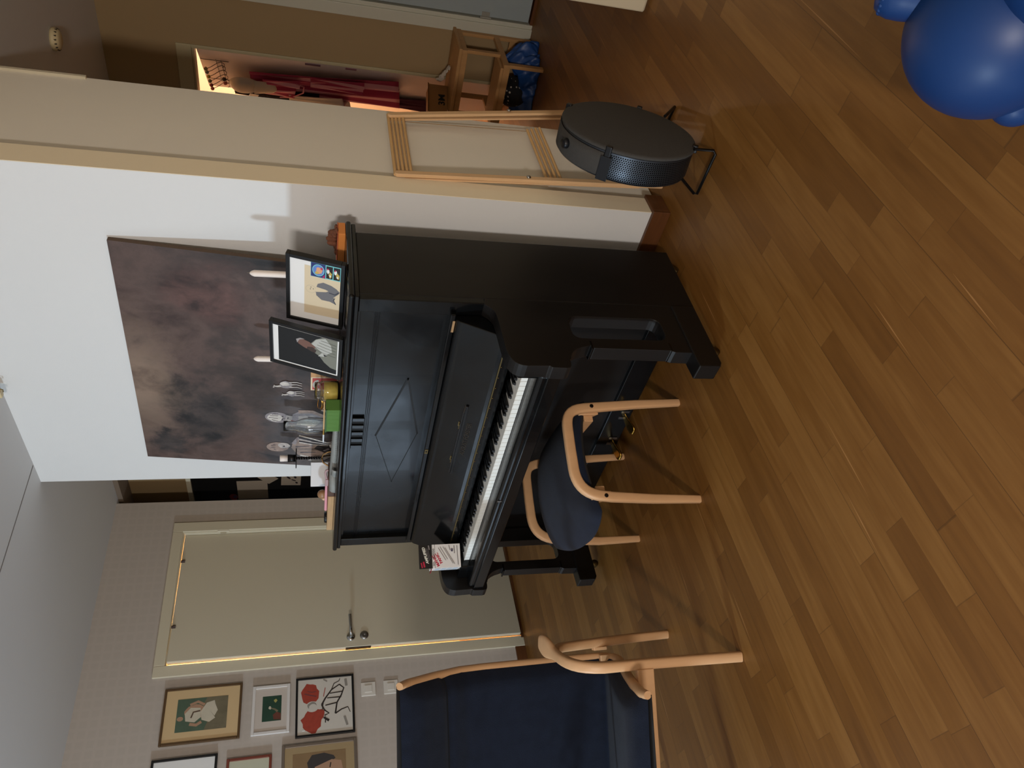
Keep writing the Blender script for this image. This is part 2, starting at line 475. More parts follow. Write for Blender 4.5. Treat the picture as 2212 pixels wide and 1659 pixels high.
# handle, key plate, strike
hb = MB(); hb.lathe([(0, 0), (0.026, 0), (0.026, 0.006), (0.022, 0.010), (0, 0.010)], (XL + 0.0350, 1.950, 1.086), (1, 0, 0))
hb.build('handle_rose', CHROME, door)
hb = MB(); hb.tube([(XL + 0.038, 1.950, 1.086), (XL + 0.070, 1.950, 1.086), (XL + 0.080, 1.958, 1.087), (XL + 0.080, 2.0, 1.088), (XL + 0.077, 2.075, 1.090)], [0.010, 0.009, 0.010, 0.009, 0.0095], 12)
hb.build('door_handle', CHROME, door)
hb = MB(); hb.lathe([(0, 0), (0.026, 0), (0.025, 0.006), (0.008, 0.008), (0, 0.003)], (XL + 0.0350, 1.953, 1.006), (1, 0, 0))
hb.build('key_plate', STEEL, door)
MB().box(XL + 0.004, XL + 0.036, 1.8815, 1.8842, 0.968, 1.118).build('strike_plate', mat('dark_steel', (50, 46, 44), 0.5, metal=0.8), door)
for hz in (1.875, 0.25):
    g = MB(); g.tube([(XL + 0.008, DY1 + 0.006, hz - 0.035), (XL + 0.008, DY1 + 0.006, hz + 0.035)], 0.0065, 10); g.box(XL, XL + 0.004, DY1 - 0.012, DY1 + 0.006, hz - 0.018, hz + 0.018)
    g.build('hinge', CASING, door)
for hy, hx in ((2.545, -.006), (2.098, .027)):
    g = MB(); g.box(XL + hx - 0.02, XL + hx + 0.004, hy - 0.008, hy + 0.008, DZ - 0.022, DZ + 0.001); g.tube([(XL + hx + 0.003, hy, DZ - 0.003), (XL + hx + 0.008, hy, DZ - 0.016), (XL + hx + 0.006, hy, DZ - 0.022)], 0.007, 8)
    tag(g.build('door_top_hook', mat('hook_brown', (70, 52, 46), 0.5), door))

# middle block that carries the painting
XR, XM, YW = -1.467, -3.17, 2.268
struct('wall_middle', MB().box(XM, XR, YW, 2.366, 0, ZC), WHITE)
struct('wall_middle_side', MB().box(XM, XR - 0.028, 2.367, 2.905, 0.004, ZC), PANELW)
# cream paint on the narrow end of the wall
struct('trim_4', MB().box(XR, XR + 0.0015, YW + 0.001, 2.366, 0.07, ZC), CREAM)
struct('trim_9', MB().box(XR - 0.028, XR - 0.018, 2.893, 2.906, 2.165, ZC), CASING)
bb = MB(); bb.box(XM, XR + 0.016, YW - 0.018, YW, 0, 0.072); bb.box(XR + 0.0015, XR + 0.016, YW, 2.372, 0, 0.072)
struct('baseboard_middle', bb, BASEW, bevel=0.002)

# recess wall with the black door, left of the middle block
wr = MB(); wr.box(-6.5, -5.35, 3.2, 3.3, 0, ZC); wr.box(-5.35, -4.40, 3.2, 3.3, 2.13, ZC); wr.box(-4.40, XM, 3.2, 3.3, 0, ZC)
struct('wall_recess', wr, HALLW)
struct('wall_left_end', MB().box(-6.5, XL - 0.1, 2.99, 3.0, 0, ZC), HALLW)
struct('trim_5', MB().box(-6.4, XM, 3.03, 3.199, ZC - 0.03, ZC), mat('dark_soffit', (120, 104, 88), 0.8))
bdoor = struct('door_4', MB().box(-5.34, -4.41, 3.215, 3.25, 0.01, 2.125), mat('blackboard_paint', (14, 13, 13), 0.7))
struct('trim_6', MB().box(-5.40, -4.35, 3.185, 3.1999, 2.125, 2.155).box(-4.41, -4.35, 3.185, 3.1999, 0, 2.125), CASING)
PAPER = mat('paper', (196, 184, 168), 0.8)


def flat_sheet(name, x0, x1, z0, z1, rot, label, cat, m=PAPER, y=3.2135):
    cx, cz = (x0 + x1) / 2, (z0 + z1) / 2; a, b = (x1 - x0) / 2, (z1 - z0) / 2
    u = Vector((math.cos(rot), 0, math.sin(rot))); v = Vector((-math.sin(rot), 0, math.cos(rot)))
    o = Vector((cx, y, cz)) - u * a - v * b
    mb = MB().obox(o, u * 2 * a, v * 2 * b, (0, -0.0006, 0))
    return tag(mb.build(name, m), label, cat)


flat_sheet('paper_sheet', -4.76, -4.535, 1.625, 1.832, 0.01, 'large blank paper sheet stuck on the black door beside the painting wall', 'paper')
flat_sheet('paper_note', -4.56, -4.45, 1.575, 1.665, 0.75, 'small tilted note overlapping another, below the blank sheet on the black door', 'note', y=3.2125)
sk = flat_sheet('sketch_sheet', -4.60, -4.45, 1.395, 1.53, -0.04, 'paper with dark leaf-like sketches, lowest on the black door', 'paper')
INK = mat('ink_dark', (52, 42, 44), 0.8)
art('sketch', [(INK, blob(0.03, 0.03, 0.012, 0.008, rot=.5)), (INK, blob(0.062, 0.05, 0.02, 0.006, rot=1.0)), (INK, blob(0.10, 0.04, 0.018, 0.009, rot=.3)), (INK, blob(0.095, 0.085, 0.022, 0.008, rot=.6)), (INK, blob(0.12, 0.11, 0.014, 0.006, rot=.7))], (-4.60, 3.2128, 1.395), (1, 0, 0), (0, 0, 1), sk)
st = MB().prism(blob(0, 0, 0.038, 0.030, 14, jit=0.2), (-4.735, 3.2145, 1.86), (1, 0, 0), (0, 0, 1), (0, -0.0012, 0)); st.prism(blob(0, 0, 0.018, 0.014, 12, jit=0.2), (-4.725, 3.2132, 1.853), (1, 0, 0), (0, 0, 1), (0, -0.0005, 0), 1)
tag(st.build('sticker', [mat('sticker_red', (140, 50, 64), 0.7), mat('sticker_violet', (84, 70, 110), 0.7)]), 'small red and violet sticker on the black door beside the blank sheet', 'sticker')

# hall: back wall at Y 4.72 with bathroom opening and the grey door
YH = 4.72
OX0, OX1, OZ = -2.86, -2.16, 2.055
GX0, GX1, GZ = -1.735, -0.90, 2.05
wh = MB()
wh.box(XM - 0.3, OX0, YH, YH + 0.1, 0, ZC); wh.box(OX1, GX0 - 0.04, YH, YH + 0.1, 0, ZC); wh.box(GX1 + 0.04, 2.6, YH, YH + 0.1, 0, ZC)
wh.box(OX0, OX1, YH, YH + 0.1, OZ, ZC); wh.box(GX0 - 0.04, GX1 + 0.04, YH, YH + 0.1, GZ + 0.02, ZC)
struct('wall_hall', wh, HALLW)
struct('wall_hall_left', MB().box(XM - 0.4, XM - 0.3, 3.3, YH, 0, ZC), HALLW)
# door frame of the bathroom opening
HC = mat('hall_casing', (176, 164, 130), 0.45)
tc_ = MB(); tc_.box(OX0, OX1 + 0.02, YH - 0.012, YH - 0.0005, OZ, OZ + 0.085); tc_.box(OX1 + 0.0, OX1 + 0.02, YH - 0.012, YH - 0.0005, 0, OZ); tc_.box(OX0, OX1, YH + 0.0005, YH + 0.1, OZ - 0.012, OZ)
struct('trim_7', tc_, HC, bevel=0.002)
tg = MB(); tg.box(GX0 - 0.105, GX0 - 0.035, YH - 0.018, YH - 0.0005, 0.0, GZ + 0.075); tg.box(GX0 - 0.035, GX1 + 0.1, YH - 0.018, YH - 0.0005, GZ + 0.015, GZ + 0.075); tg.box(GX0 - 0.04, GX0 - 0.012, YH - 0.006, YH + 0.1, 0, GZ + 0.02)
struct('trim_8', tg, mat('hall_white_casing', (190, 188, 172), 0.45), bevel=0.003)
gd = struct('door_2', MB().box(GX0, GX1, YH + 0.004, YH + 0.04, 0.03, GZ), HALLDOOR, bevel=0.002)
struct('trim_10', MB().box(GX0 - 0.012, GX1, YH + 0.0, YH + 0.1, 0, 0.018), BASEW)
g = MB(); g.tube([(GX0 - 0.006, YH - 0.002, 0.275), (GX0 - 0.006, YH - 0.002, 0.345)], 0.008, 10); g.box(GX0 - 0.004, GX0 + 0.028, YH + 0.001, YH + 0.0045, 0.285, 0.335)
g.build('hinge', mat('pale_metal', (150, 148, 138), 0.5, metal=0.3), gd)
struct('wall_grey_door_room', MB().box(GX0 - 0.2, GX1 + 0.1, 4.95, 5.0, 0, ZC), mat('black_void', (20, 18, 17), 0.9))

# bathroom behind the opening: lit walls, ceiling
BW = mat('bathroom_wall', (238, 214, 186), 0.7)
rb = MB(); rb.box(-4.4, -4.3, YH + 0.1, 7.0, 0, 2.42); rb.box(-4.4, -1.95, 7.0, 7.1, 0, 2.42); rb.box(-2.02, -1.95, YH + 0.1, 7.0, 0, 2.42)
struct('wall_bathroom', rb, BW)
struct('ceiling_bathroom', MB().box(-4.4, -1.95, YH + 0.1, 7.1, 2.42, 2.5), BW)
point('lamp_bathroom', (-3.0, 5.9, 2.2), 42, (1.0, 0.78, 0.60), 0.1)
# the bathroom door stands open into the bathroom
LA = Vector((-2.165, 4.735, 0)); LD = Vector((-0.7217, 0.6922, 0)); LN = Vector((-0.6922, -0.7217, 0))  # LN faces the camera side
LWID = 0.625
ld = MB().obox(LA + Vector((0, 0, 0.012)) - LN * 0.038, LD * LWID, LN * 0.038, (0, 0, 2.02))
leaf = struct('door_3', ld, mat('pinkish_door', (214, 198, 190), 0.6), bevel=0.002)


def onleaf(s, z, off=0.0):
    return LA + LD * s + LN * off + Vector((0, 0, z))


# ---------------------------------------------------------------- upright piano
PX1, PX0 = -1.54, -3.035          # outer faces right / left
piano = thing('upright_piano', 'old black upright piano with open keyboard standing against the white wall', 'piano', ((PX0 + PX1) / 2, 1.9, 0))
P = piano
# lid: rounded slab over a stepped moulding
lid = MB(); lid.box(PX0 - 0.012, PX1 + 0.022, 1.758, 2.152, 1.2205, 1.240)
lid.build('lid', BLACKL, P, bevel=0.008, bseg=3)
lid = MB(); lid.box(PX0 - 0.004, PX1 + 0.014, 1.766, 2.146, 1.206, 1.2205); lid.build('lid_moulding', BLACKL, P, bevel=0.003)
# case sides
T = 0.032
for side, xa, xb in (('r', PX1 - T, PX1), ('l', PX0, PX0 + T)):
    m_ = MB(); m_.box(xa, xb, 1.800, 2.118, 0.03, 1.206); m_.build('side_panel', BLACKM, P, bevel=0.003)
    # front stile of the upper case
    xs0, xs1 = (PX1 - 0.058, PX1 - 0.002) if side == 'r' else (PX0 + 0.002, PX0 + 0.058)
    MB().box(xs0, xs1, 1.776, 1.812, 0.80, 1.206).build('front_stile', BLACKL, P, bevel=0.003)
MB().box(PX0 + T, PX1 - T, 2.09, 2.116, 0.06, 1.205).build('back_panel', BLACKM, P)
# upper front panel with mouldings, fluted ornament, inlaid lozenge
X0, X1 = PX0 + 0.058, PX1 - 0.058
MB().box(X0, X1, 1.800, 1.815, 0.90, 1.206).build('upper_panel', BLACKL, P)
mo = MB()
for z in (1.1335, 1.1400, 1.1465):
    mo.box(X0, X1, 1.7955, 1.8, z, z + 0.0034)
mo.box(X0, X1, 1.790, 1.8, 1.196, 1.206)
mo.build('panel_moulding', BLACKL, P, bevel=0.001)
fl = MB(); fl.box(-2.334, -2.152, 1.7975, 1.8, 1.1515, 1.1955, 1)
for k in range(5):
    x = -2.325 + k * 0.041; fl.box(x, x + 0.018, 1.789, 1.7975, 1.1515, 1.1955)
fl.build('fluted_ornament', [BLACKL, BLACKG], P, bevel=0.003)
dm = MB(); T4 = ((-2.256, 1.102), (-1.930, 1.010), (-2.245, 0.942), (-2.568, 1.014))
for i in range(4):
    a = Vector((T4[i][0], 0, T4[i][1])); b = Vector((T4[(i + 1) % 4][0], 0, T4[(i + 1) % 4][1])); d = (b - a).normalized(); q = Vector((-d.z, 0, d.x)) * (0.0035 if i < 2 else 0.0012)
    dm.obox(a - q + Vector((0, 1.7990, 0)) - d * 0.002, (b - a) + d * 0.004, q * 2, (0, 0.0008, 0))
dm.build('inlaid_lozenge', BLACKG, P)
# rail below the panel
MB().box(X0 - 0.02, X1 + 0.02, 1.755, 1.815, 0.893, 0.912).build('panel_rail', BLACKL, P, bevel=0.004)
lk = MB(); lk.box(-2.318, -2.292, 1.7535, 1.755, 0.8965, 0.9095); lk.box(-2.309, -2.301, 1.7528, 1.7535, 0.900, 0.906, 1)
lk.build('lock_plate', [BRASSD, BLACKG], P)
# cheeks and consoles (side profile)
prof = [(1.80, 0.800), (1.774, 0.806)] + bez((1.768, 0.800), (1.740, 0.770), (1.735, 0.772), (1.66, 0.770), 8) + bez((1.58, 0.768), (1.53, 0.765), (1.497, 0.755), (1.495, 0.712), 8)
prof += [(1.497, 0.640), (1.490, 0.632), (1.488, 0.585)] + bez((1.490, 0.575), (1.494, 0.568), (1.505, 0.565), (1.528, 0.566), 4) + bez((1.53, 0.562), (1.560, 0.560), (1.580, 0.535), (1.588, 0.492), 6)
prof += [(1.592, 0.480), (1.580, 0.470), (1.577, 0.200), (1.570, 0.185), (1.568, 0.120), (1.80, 0.120)]
hole = []
for (cy, cz, a0) in ((1.700, 0.500, 0), (1.655, 0.500, 90), (1.655, 0.225, 180), (1.700, 0.225, 270)):
    for k in range(5):
        t = math.radians(a0 + k * 22.5); hole.append((cy + 0.030 * math.cos(t), cz + 0.030 * math.sin(t)))


def console(xa, xb):
    bm = bmesh.new()
    vo = [bm.verts.new((xa, a, b)) for a, b in prof]; vh = [bm.verts.new((xa, a, b)) for a, b in hole]
    es = [bm.edges.new((vo[i], vo[(i + 1) % len(vo)])) for i in range(len(vo))] + [bm.edges.new((vh[i], vh[(i + 1) % len(vh)])) for i in range(len(vh))]
    bmesh.ops.triangle_fill(bm, edges=es, use_beauty=True)
    r = bmesh.ops.extrude_face_region(bm, geom=bm.faces[:])
    bmesh.ops.translate(bm, verts=[g for g in r['geom'] if isinstance(g, bmesh.types.BMVert)], vec=(xb - xa, 0, 0))
    bmesh.ops.recalc_face_normals(bm, faces=bm.faces)
    me = bpy.data.meshes.new('console'); bm.to_mesh(me); bm.free(); me.materials.append(BLACKM)
    o = bpy.data.objects.new('cheek_and_console', me); COL.objects.link(o); o.parent = P; o.matrix_parent_inverse = wm(P).inverted()
    md = o.modifiers.new('bevel', 'BEVEL'); md.width = 0.004; md.segments = 2; md.limit_method = 'ANGLE'; md.angle_limit = 0.6
    return o


for xa, xb in ((PX1 - 0.052, PX1), (PX0, PX0 + 0.052)):
    co = console(xa, xb)
    MB().box(xa - 0.0012, xb + 0.0012, 1.5755, 1.612, 0.473, 0.480).build('leg_ring', BLACKL, co, bevel=0.001)
    MB().box(xa - 0.0012, xb + 0.0012, 1.5745, 1.612, 0.191, 0.198).build('leg_ring', BLACKL, co, bevel=0.001)
    # foot sole with caster
    ft = MB(); ft.prism([(1.80, 0.035), (1.52, 0.035), (1.503, 0.045), (1.503, 0.122), (1.560, 0.124), (1.80, 0.124)], (xa - 0.006, 0, 0), (0, 1, 0), (0, 0, 1), (0.064, 0, 0))
    ft.build('foot', BLACKM, P, bevel=0.004)
    cw = MB(); cw.lathe([(0, 0), (0.017, 0), (0.017, 0.02), (0, 0.02)], ((xa + xb) / 2 - 0.01, 1.60, 0.017), (1, 0, 0), 14); cw.tube([((xa + xb) / 2, 1.60, 0.017), ((xa + xb) / 2, 1.60, 0.036)], 0.006, 8)
    cw.build('caster', BRASSD, P)
    cw = MB(); cw.lathe([(0, 0), (0.015, 0), (0.015, 0.02), (0, 0.02)], ((xa + xb) / 2 - 0.01, 2.04, 0.015), (1, 0, 0), 14)
    cw.build('caster', BRASSD, P)
# fallboard (opened) with ledge, hinge strip
XK0, XK1 = PX0 + 0.054, PX1 - 0.054
fp = [(1.772, 0.700), (1.772, 0.893)] + bez((1.765, 0.893), (1.750, 0.893), (1.742, 0.890), (1.735, 0.870), 6) + [(1.676, 0.748), (1.672, 0.736), (1.672, 0.700)]
fb = MB().prism(fp, (XK0, 0, 0), (0, 1, 0), (0, 0, 1), (XK1 - XK0, 0, 0)).build('fallboard', BLACKL, P, bevel=0.003)
MB().box(XK0 + 0.005, XK1 - 0.005, 1.6700, 1.672, 0.7300, 0.7345).build('hinge_strip', BRASSD, fb)
hpp = MB().ball((0, 0, 0), 0.0017, 6, 4).build('hinge_pin', BRASS, fb)
for k in range(26):
    hp = hpp if k == 0 else hpp.copy()
    if k: COL.objects.link(hp)
    hp.parent = fb; hp.matrix_parent_inverse = wm(fb).inverted(); hp.location = (XK0 + 0.03 + k * (XK1 - XK0 - 0.06) / 25, 1.6695, 0.7270)
sl = Vector((0, 1.735 - 1.676, 0.870 - 0.748)).normalized(); fn = Vector((0, -sl.z, sl.y))


def onfall(x, t, off=0.0):
    return Vector((x, 1.676, 0.748)) + sl * t + fn * off


lg = MB(); lg.prism([(-2.375, 0), (-1.965, 0), (-1.985, 0.022), (-2.355, 0.022)], onfall(0, 0.060), (1, 0, 0), fn * 1.0, sl * 0.006)
lg.prism([(-2.375, 0), (-1.965, 0), (-1.965, 0.014), (-2.375, 0.014)], onfall(0, 0.052), (1, 0, 0), fn * 0.5, sl * 0.010)
lg.build('music_ledge', BLACKM, fb, bevel=0.001)
for x in (-2.075, -2.285):
    h = MB()
    for dx in (-0.008, 0.0, 0.008): h.obox(onfall(x + dx - 0.003, 0.066, 0.001), (0.006, 0, 0), fn * 0.014, sl * 0.004)
    h.obox(onfall(x - 0.012, 0.066, 0.0002), (0.024, 0, 0), sl * 0.010, fn * 0.0012)
    h.build('ledge_hinge', BRASSD, fb)
text('maker_lettering', 'AUGUST F\u00d6RSTER', 0.0250, onfall(-2.245, 0.026, 0.0006), (1, 0, 0), sl, mat('dull_lettering', (58, 50, 40), 0.4, metal=0.6), fb, spacing=0.92)
text('small_badge', 'L\u00d6BAU', 0.010, (XK1 - 0.115, 1.6712, 0.7110), (1, 0, 0), (0, 0, 1), BRASSD, fb)
# chipped veneer at the fallboard end
MB().box(XK1 - 0.060, XK1 - 0.010, 1.7535, 1.7549, 0.894, 0.902).build('chipped_edge', mat('bare_wood', (150, 118, 82), 0.8), P)
# keyboard
KX1 = -1.661; KW = 0.02338; KZ = 0.681; KF = 1.583; KBK = 1.674
wk = MB(); wk.box(0.0008, KW - 0.0008, KF, KBK, KZ - 0.004, KZ); wk.box(0.0009, KW - 0.0009, KF + 0.001, KBK, KZ - 0.024, KZ - 0.004, 1)
wkp = wk.build('white_key', [IVORY, IVORYF], P, bevel=0.0008, bseg=2)
bk = MB(); bk.prism([(1.612, KZ - 0.002), (1.618, KZ + 0.010), (KBK, KZ + 0.012), (KBK, KZ - 0.002)], (-0.0055, 0, 0), (0, 1, 0), (0, 0, 1), (0.011, 0, 0))
bkp = bk.build('black_key', EBONY, P, bevel=0.0015)
base_inv = wm(P).inverted()
# C is the rightmost white key (88 keys: A .. C)
first_w, first_b = True, True
for i in range(52):
    x = KX1 - (i + 1) * KW
    k = wkp if first_w else wkp.copy()
    if not first_w: COL.objects.link(k)
    first_w = False
    k.parent = P; k.matrix_parent_inverse = base_inv; k.location = (x, 0, 0)
    deg = (7 - i) % 7            # 0 = C, 6 = B ...
    # a black key sits on the boundary at the LEFT side of this white key for D,E,G,A,B
    if i < 51 and deg in (1, 2, 4, 5, 6):
        b = bkp if first_b else bkp.copy()
        if not first_b: COL.objects.link(b)
        first_b = False
        b.parent = P; b.matrix_parent_inverse = base_inv; b.location = (x, 0, 0)
MB().box(KX1 + 0.001, XK1, 1.553, 1.671, 0.655, 0.708).build('key_block', BLACKL, P, bevel=0.004)
MB().box(XK0, KX1 - 52 * KW - 0.001, 1.553, 1.671, 0.655, 0.700).build('key_block', BLACKL, P, bevel=0.004)
MB().box(XK0, XK1, 1.54, 1.79, 0.60, 0.656).build('key_bed', BLACKM, P)
MB().box(XK0, XK1, 1.505, 1.570, 0.612, 0.658).build('key_slip', BLACKL, P, bevel=0.014, bseg=4)
MB().box(XK0 - 0.002, XK1 + 0.002, 1.497, 1.60, 0.588, 0.632).build('front_rail', BLACKL, P, bevel=0.003)
MB().box(-2.300, -2.292, 1.5035, 1.5045, 0.640, 0.656).build('lock_keyhole', STEEL, P)
# lower front
MB().box(PX0 + T, PX1 - T, 1.868, 1.885, 0.13, 0.60).build('lower_panel', BLACKM, P)
MB().box(PX0 + T, PX1 - T, 1.852, 1.885, 0.030, 0.130).build('bottom_rail', BLACKL, P, bevel=0.003)
MB().box(PX0 + T, PX1 - T, 1.885, 2.116, 0.030, 0.055).build('bottom_board', BLACKM, P)
for x in (-2.195, -2.372):
    MB().box(x - 0.026, x - 0.013, 1.849, 1.8525, 0.045, 0.082).build('pedal_guide', STEEL, P); MB().box(x + 0.013, x + 0.026, 1.849, 1.8525, 0.045, 0.082).build('pedal_guide', STEEL, P)
    pd = MB(); pd.surf(lambda u, v, x=x: (x + (v - 0.5) * (0.020 + 0.024 * math.sin(min(1, u * 1.15) * PI / 2) ** 2 * (1 if u < 0.85 else math.sqrt(max(0.02, 1 - ((u - 0.85) / 0.15) ** 2)))), 1.87 - 0.115 * u, 0.062 + 0.006 * math.sin(u * PI) - 0.014 * u), 14, 6)
    pd.build('pedal', BRASS, P, solid=0.008)


# ---------------------------------------------------------------- big painting, leaning, behind the piano
canv = thing('painting', 'large unframed brown and purple painting of pale figures hung behind the piano', 'painting', (-2.345, 2.22, 1.19))
TLc = Vector((-2.962, 2.249, 2.062)); TRc = Vector((-1.736, 2.249, 2.028)); BLc = Vector((-2.952, 2.159, 1.200)); BRc = Vector((-1.742, 2.159, 1.196))
cn = (BRc - BLc).cross(TLc - BLc).normalized()   # faces the room (-Y)
if cn.y > 0: cn = -cn


def painting_mat():
    m = bpy.data.materials.new('painted_canvas'); m.use_nodes = True; nt = m.node_tree; N = nt.nodes; L = nt.links
    b = N['Principled BSDF']; b.inputs['Roughness'].default_value = 0.55
    tc = N.new('ShaderNodeTexCoord'); sp = N.new('ShaderNodeSeparateXYZ'); L.new(tc.outputs['Object'], sp.inputs[0])

    def noise(sc, det, dis, w_=0):
        n = N.new('ShaderNodeTexNoise'); n.noise_dimensions = '4D'; n.inputs['W'].default_value = w_
        n.inputs['Scale'].default_value = sc; n.inputs['Detail'].default_value = det; n.inputs['Distortion'].default_value = dis; n.inputs['Roughness'].default_value = 0.62
        mp = N.new('ShaderNodeMapping'); mp.inputs['Scale'].default_value = (1.15, 1, 0.9); L.new(tc.outputs['Object'], mp.inputs[0]); L.new(mp.outputs[0], n.inputs['Vector'])
        return n.outputs['Fac']

    def ramp(f, els):
        r = N.new('ShaderNodeValToRGB'); L.new(f, r.inputs[0]); e = r.color_ramp.elements
        e[0].position = els[0][0]; e[0].color = (*S2L(els[0][1]), 1); e[1].position = els[-1][0]; e[1].color = (*S2L(els[-1][1]), 1)
        for p, c in els[1:-1]:
            k = e.new(p); k.color = (*S2L(c), 1)
        return r.outputs[0]

    def mixc(f, a, b_):
        x = N.new('ShaderNodeMix'); x.data_type = 'RGBA'; L.new(f, x.inputs[0]); L.new(a, x.inputs[6]); L.new(b_, x.inputs[7]); return x.outputs[2]

    def mask(cx, cz, r0, r1, sx=1.0, sz=1.0, nz=None):
        mp = N.new('ShaderNodeMapping'); mp.vector_type = 'TEXTURE'; mp.inputs['Location'].default_value = (cx, 0, cz); mp.inputs['Scale'].default_value = (sx, 1000, sz)
        L.new(tc.outputs['Object'], mp.inputs[0])
        ln = N.new('ShaderNodeVectorMath'); ln.operation = 'LENGTH'; L.new(mp.outputs[0], ln.inputs[0])
        s_ = ln.outputs['Value']
        if nz is not None:
            a = N.new('ShaderNodeMath'); a.operation = 'MULTIPLY_ADD'; L.new(nz, a.inputs[0]); a.inputs[1].default_value = 2.4; L.new(s_, a.inputs[2])
            s2 = N.new('ShaderNodeMath'); s2.operation = 'SUBTRACT'; L.new(a.outputs[0], s2.inputs[0]); s2.inputs[1].default_value = 1.2; s_ = s2.outputs[0]
        mr = N.new('ShaderNodeMapRange'); mr.interpolation_type = 'SMOOTHSTEP'; L.new(s_, mr.inputs[0]); mr.inputs[1].default_value = r0; mr.inputs[2].default_value = r1; mr.inputs[3].default_value = 1; mr.inputs[4].default_value = 0
        return mr.outputs[0]
    n1 = noise(3.2, 8, 0.4); n2 = noise(9, 8, 0.3, 3); n3 = noise(5, 8, 1.0, 8)
    base = ramp(n1, [(0.34, (40, 33, 30)), (0.45, (66, 54, 50)), (0.54, (90, 72, 66)), (0.66, (60, 44, 40))])
    red = ramp(n2, [(0.36, (50, 34, 31)), (0.64, (100, 72, 66))])
    dark = ramp(n2, [(0.36, (24, 23, 25)), (0.64, (66, 58, 56))])
    tan = ramp(n3, [(0.36, (104, 86, 74)), (0.62, (152, 130, 112))])
    grey = ramp(n3, [(0.36, (44, 43, 47)), (0.62, (98, 92, 92))])
    c = mixc(mask(-2.45, 2.03, 0.1, 1.3, 0.36, 0.20, n3), base, tan)
    c = mixc(mask(-2.62, 1.78, 0.2, 1.3, 0.26, 0.16, n2), c, dark)
    c = mixc(mask(-2.85, 1.95, 0.5, 1.1, 0.10, 0.10, n2), c, dark)
    c = mixc(mask(-1.95, 1.72, 0.4, 1.1, 0.16, 0.2, n1), c, red)
    c = mixc(mask(-2.75, 1.35, 0.5, 1.2, 0.40, 0.22, n3), c, grey)
    c = mixc(mask(-2.55, 1.20, 0.5, 1.2, 0.70, 0.16, n1), c, dark)
    L.new(c, b.inputs['Base Color'])
    bp = N.new('ShaderNodeBump'); bp.inputs['Strength'].default_value = 0.3; bp.inputs['Distance'].default_value = 0.002; L.new(noise(60, 3, 0, 5), bp.inputs['Height']); L.new(bp.outputs[0], b.inputs['Normal'])
    return m


mb = MB(); tck = -cn * 0.018
q = [BLc, BRc, TRc, TLc]
mb.add(q + [p + tck for p in q], [(0, 1, 2, 3), (7, 6, 5, 4), (1, 0, 4, 5), (2, 1, 5, 6), (3, 2, 6, 7), (0, 3, 7, 4)])
mb.mi = [0, 1, 1, 1, 1, 1]
mb.build('canvas', [painting_mat(), mat('canvas_edge', (84, 66, 50), 0.8, noise=0.2)], canv, weld=False)
# painted figures: coordinates (x, z) in the plane of the canvas
PG = [mat('paint_grey_%d' % i, c, 0.6, noise=0.45, nscale=75) for i, c in enumerate(((176, 168, 162), (140, 134, 136), (98, 94, 98), (52, 50, 54), (200, 194, 186), (150, 132, 122)))]
ou = Vector((1, 0, 0)); ov = Vector((0, TLc.y - BLc.y, TLc.z - BLc.z)).normalized()
k_ = 1 / ov.z


def pz(x, z): return (x, (z - 1.2) * k_)


def poly(*pp): return [pz(*p) for p in pp]


def br(w0, w1, *pp): return strip([pz(*p) for p in pp], w0, w1)


org = Vector((0, BLc.y, 1.2))
sh = []
# girl to the right of the bottle
gx, gz = -2.612, 1.485
sh += [(PG[1], [pz(gx + a, gz + b) for a, b in blob(0, 0, 0.036, 0.052)])]
sh += [(PG[4], [pz(gx + a, gz + b) for a, b in blob(-0.004, 0.010, 0.024, 0.034, jit=.1)])]
sh += [(PG[0], poly((gx - .02, gz - .03), (gx + .02, gz - .04), (gx + .012, gz - .09), (gx - .02, gz - .09)))]
sh += [(PG[3], br(.006, .004, (gx - .016, gz - .020), (gx - .004, gz - .022))), (PG[3], br(.005, .005, (gx + .006, gz - .022), (gx + .014, gz - .024))), (PG[3], br(.004, .004, (gx - .006, gz - .044), (gx + .006, gz - .046)))]
sh += [(PG[1], poly((gx - .05, gz - .075), (gx - .01, gz - .062), (gx + .03, gz - .066), (gx + .058, gz - .10), (gx + .056, gz - .16), (gx + .02, gz - .25), (gx - .08, gz - .26), (gx - .075, gz - .14)))]
sh += [(PG[0], poly((gx - .04, gz - .09), (gx + .02, gz - .09), (gx + .03, gz - .15), (gx, gz - .20), (gx - .05, gz - .16)))]
sh += [(PG[5], br(.022, .018, (gx + .050, gz - .09), (gx + .056, gz - .15), (gx + .03, gz - .20), (gx - .02, gz - .225)))]
sh += [(PG[0], br(.024, .020, (gx + .080, gz - .19), (gx + .060, gz - .235), (gx + .02, gz - .27)))]
sh += [(mat('paint_red', (110, 62, 58), 0.6), poly((gx - .035, gz - .062), (gx - .010, gz - .058), (gx - .020, gz - .085)))]
for dx_ in (-.016, -.004, .008, .018): sh += [(PG[2], br(.0035, .002, (gx + dx_, gz + .040 - abs(dx_)), (gx + dx_ * 1.35, gz + .012), (gx + dx_ * 1.5, gz - .004)))]
sh += [(PG[2], br(.005, .002, (gx - .006, gz - .020), (gx - .004, gz - .034))), (PG[2], br(.010, .004, (gx - .070, gz - .14), (gx - .045, gz - .22))), (PG[2], br(.006, .010, (gx + .020, gz - .13), (gx + .015, gz - .22))), (PG[4], br(.012, .006, (gx - .03, gz - .10), (gx - .02, gz - .17)))]
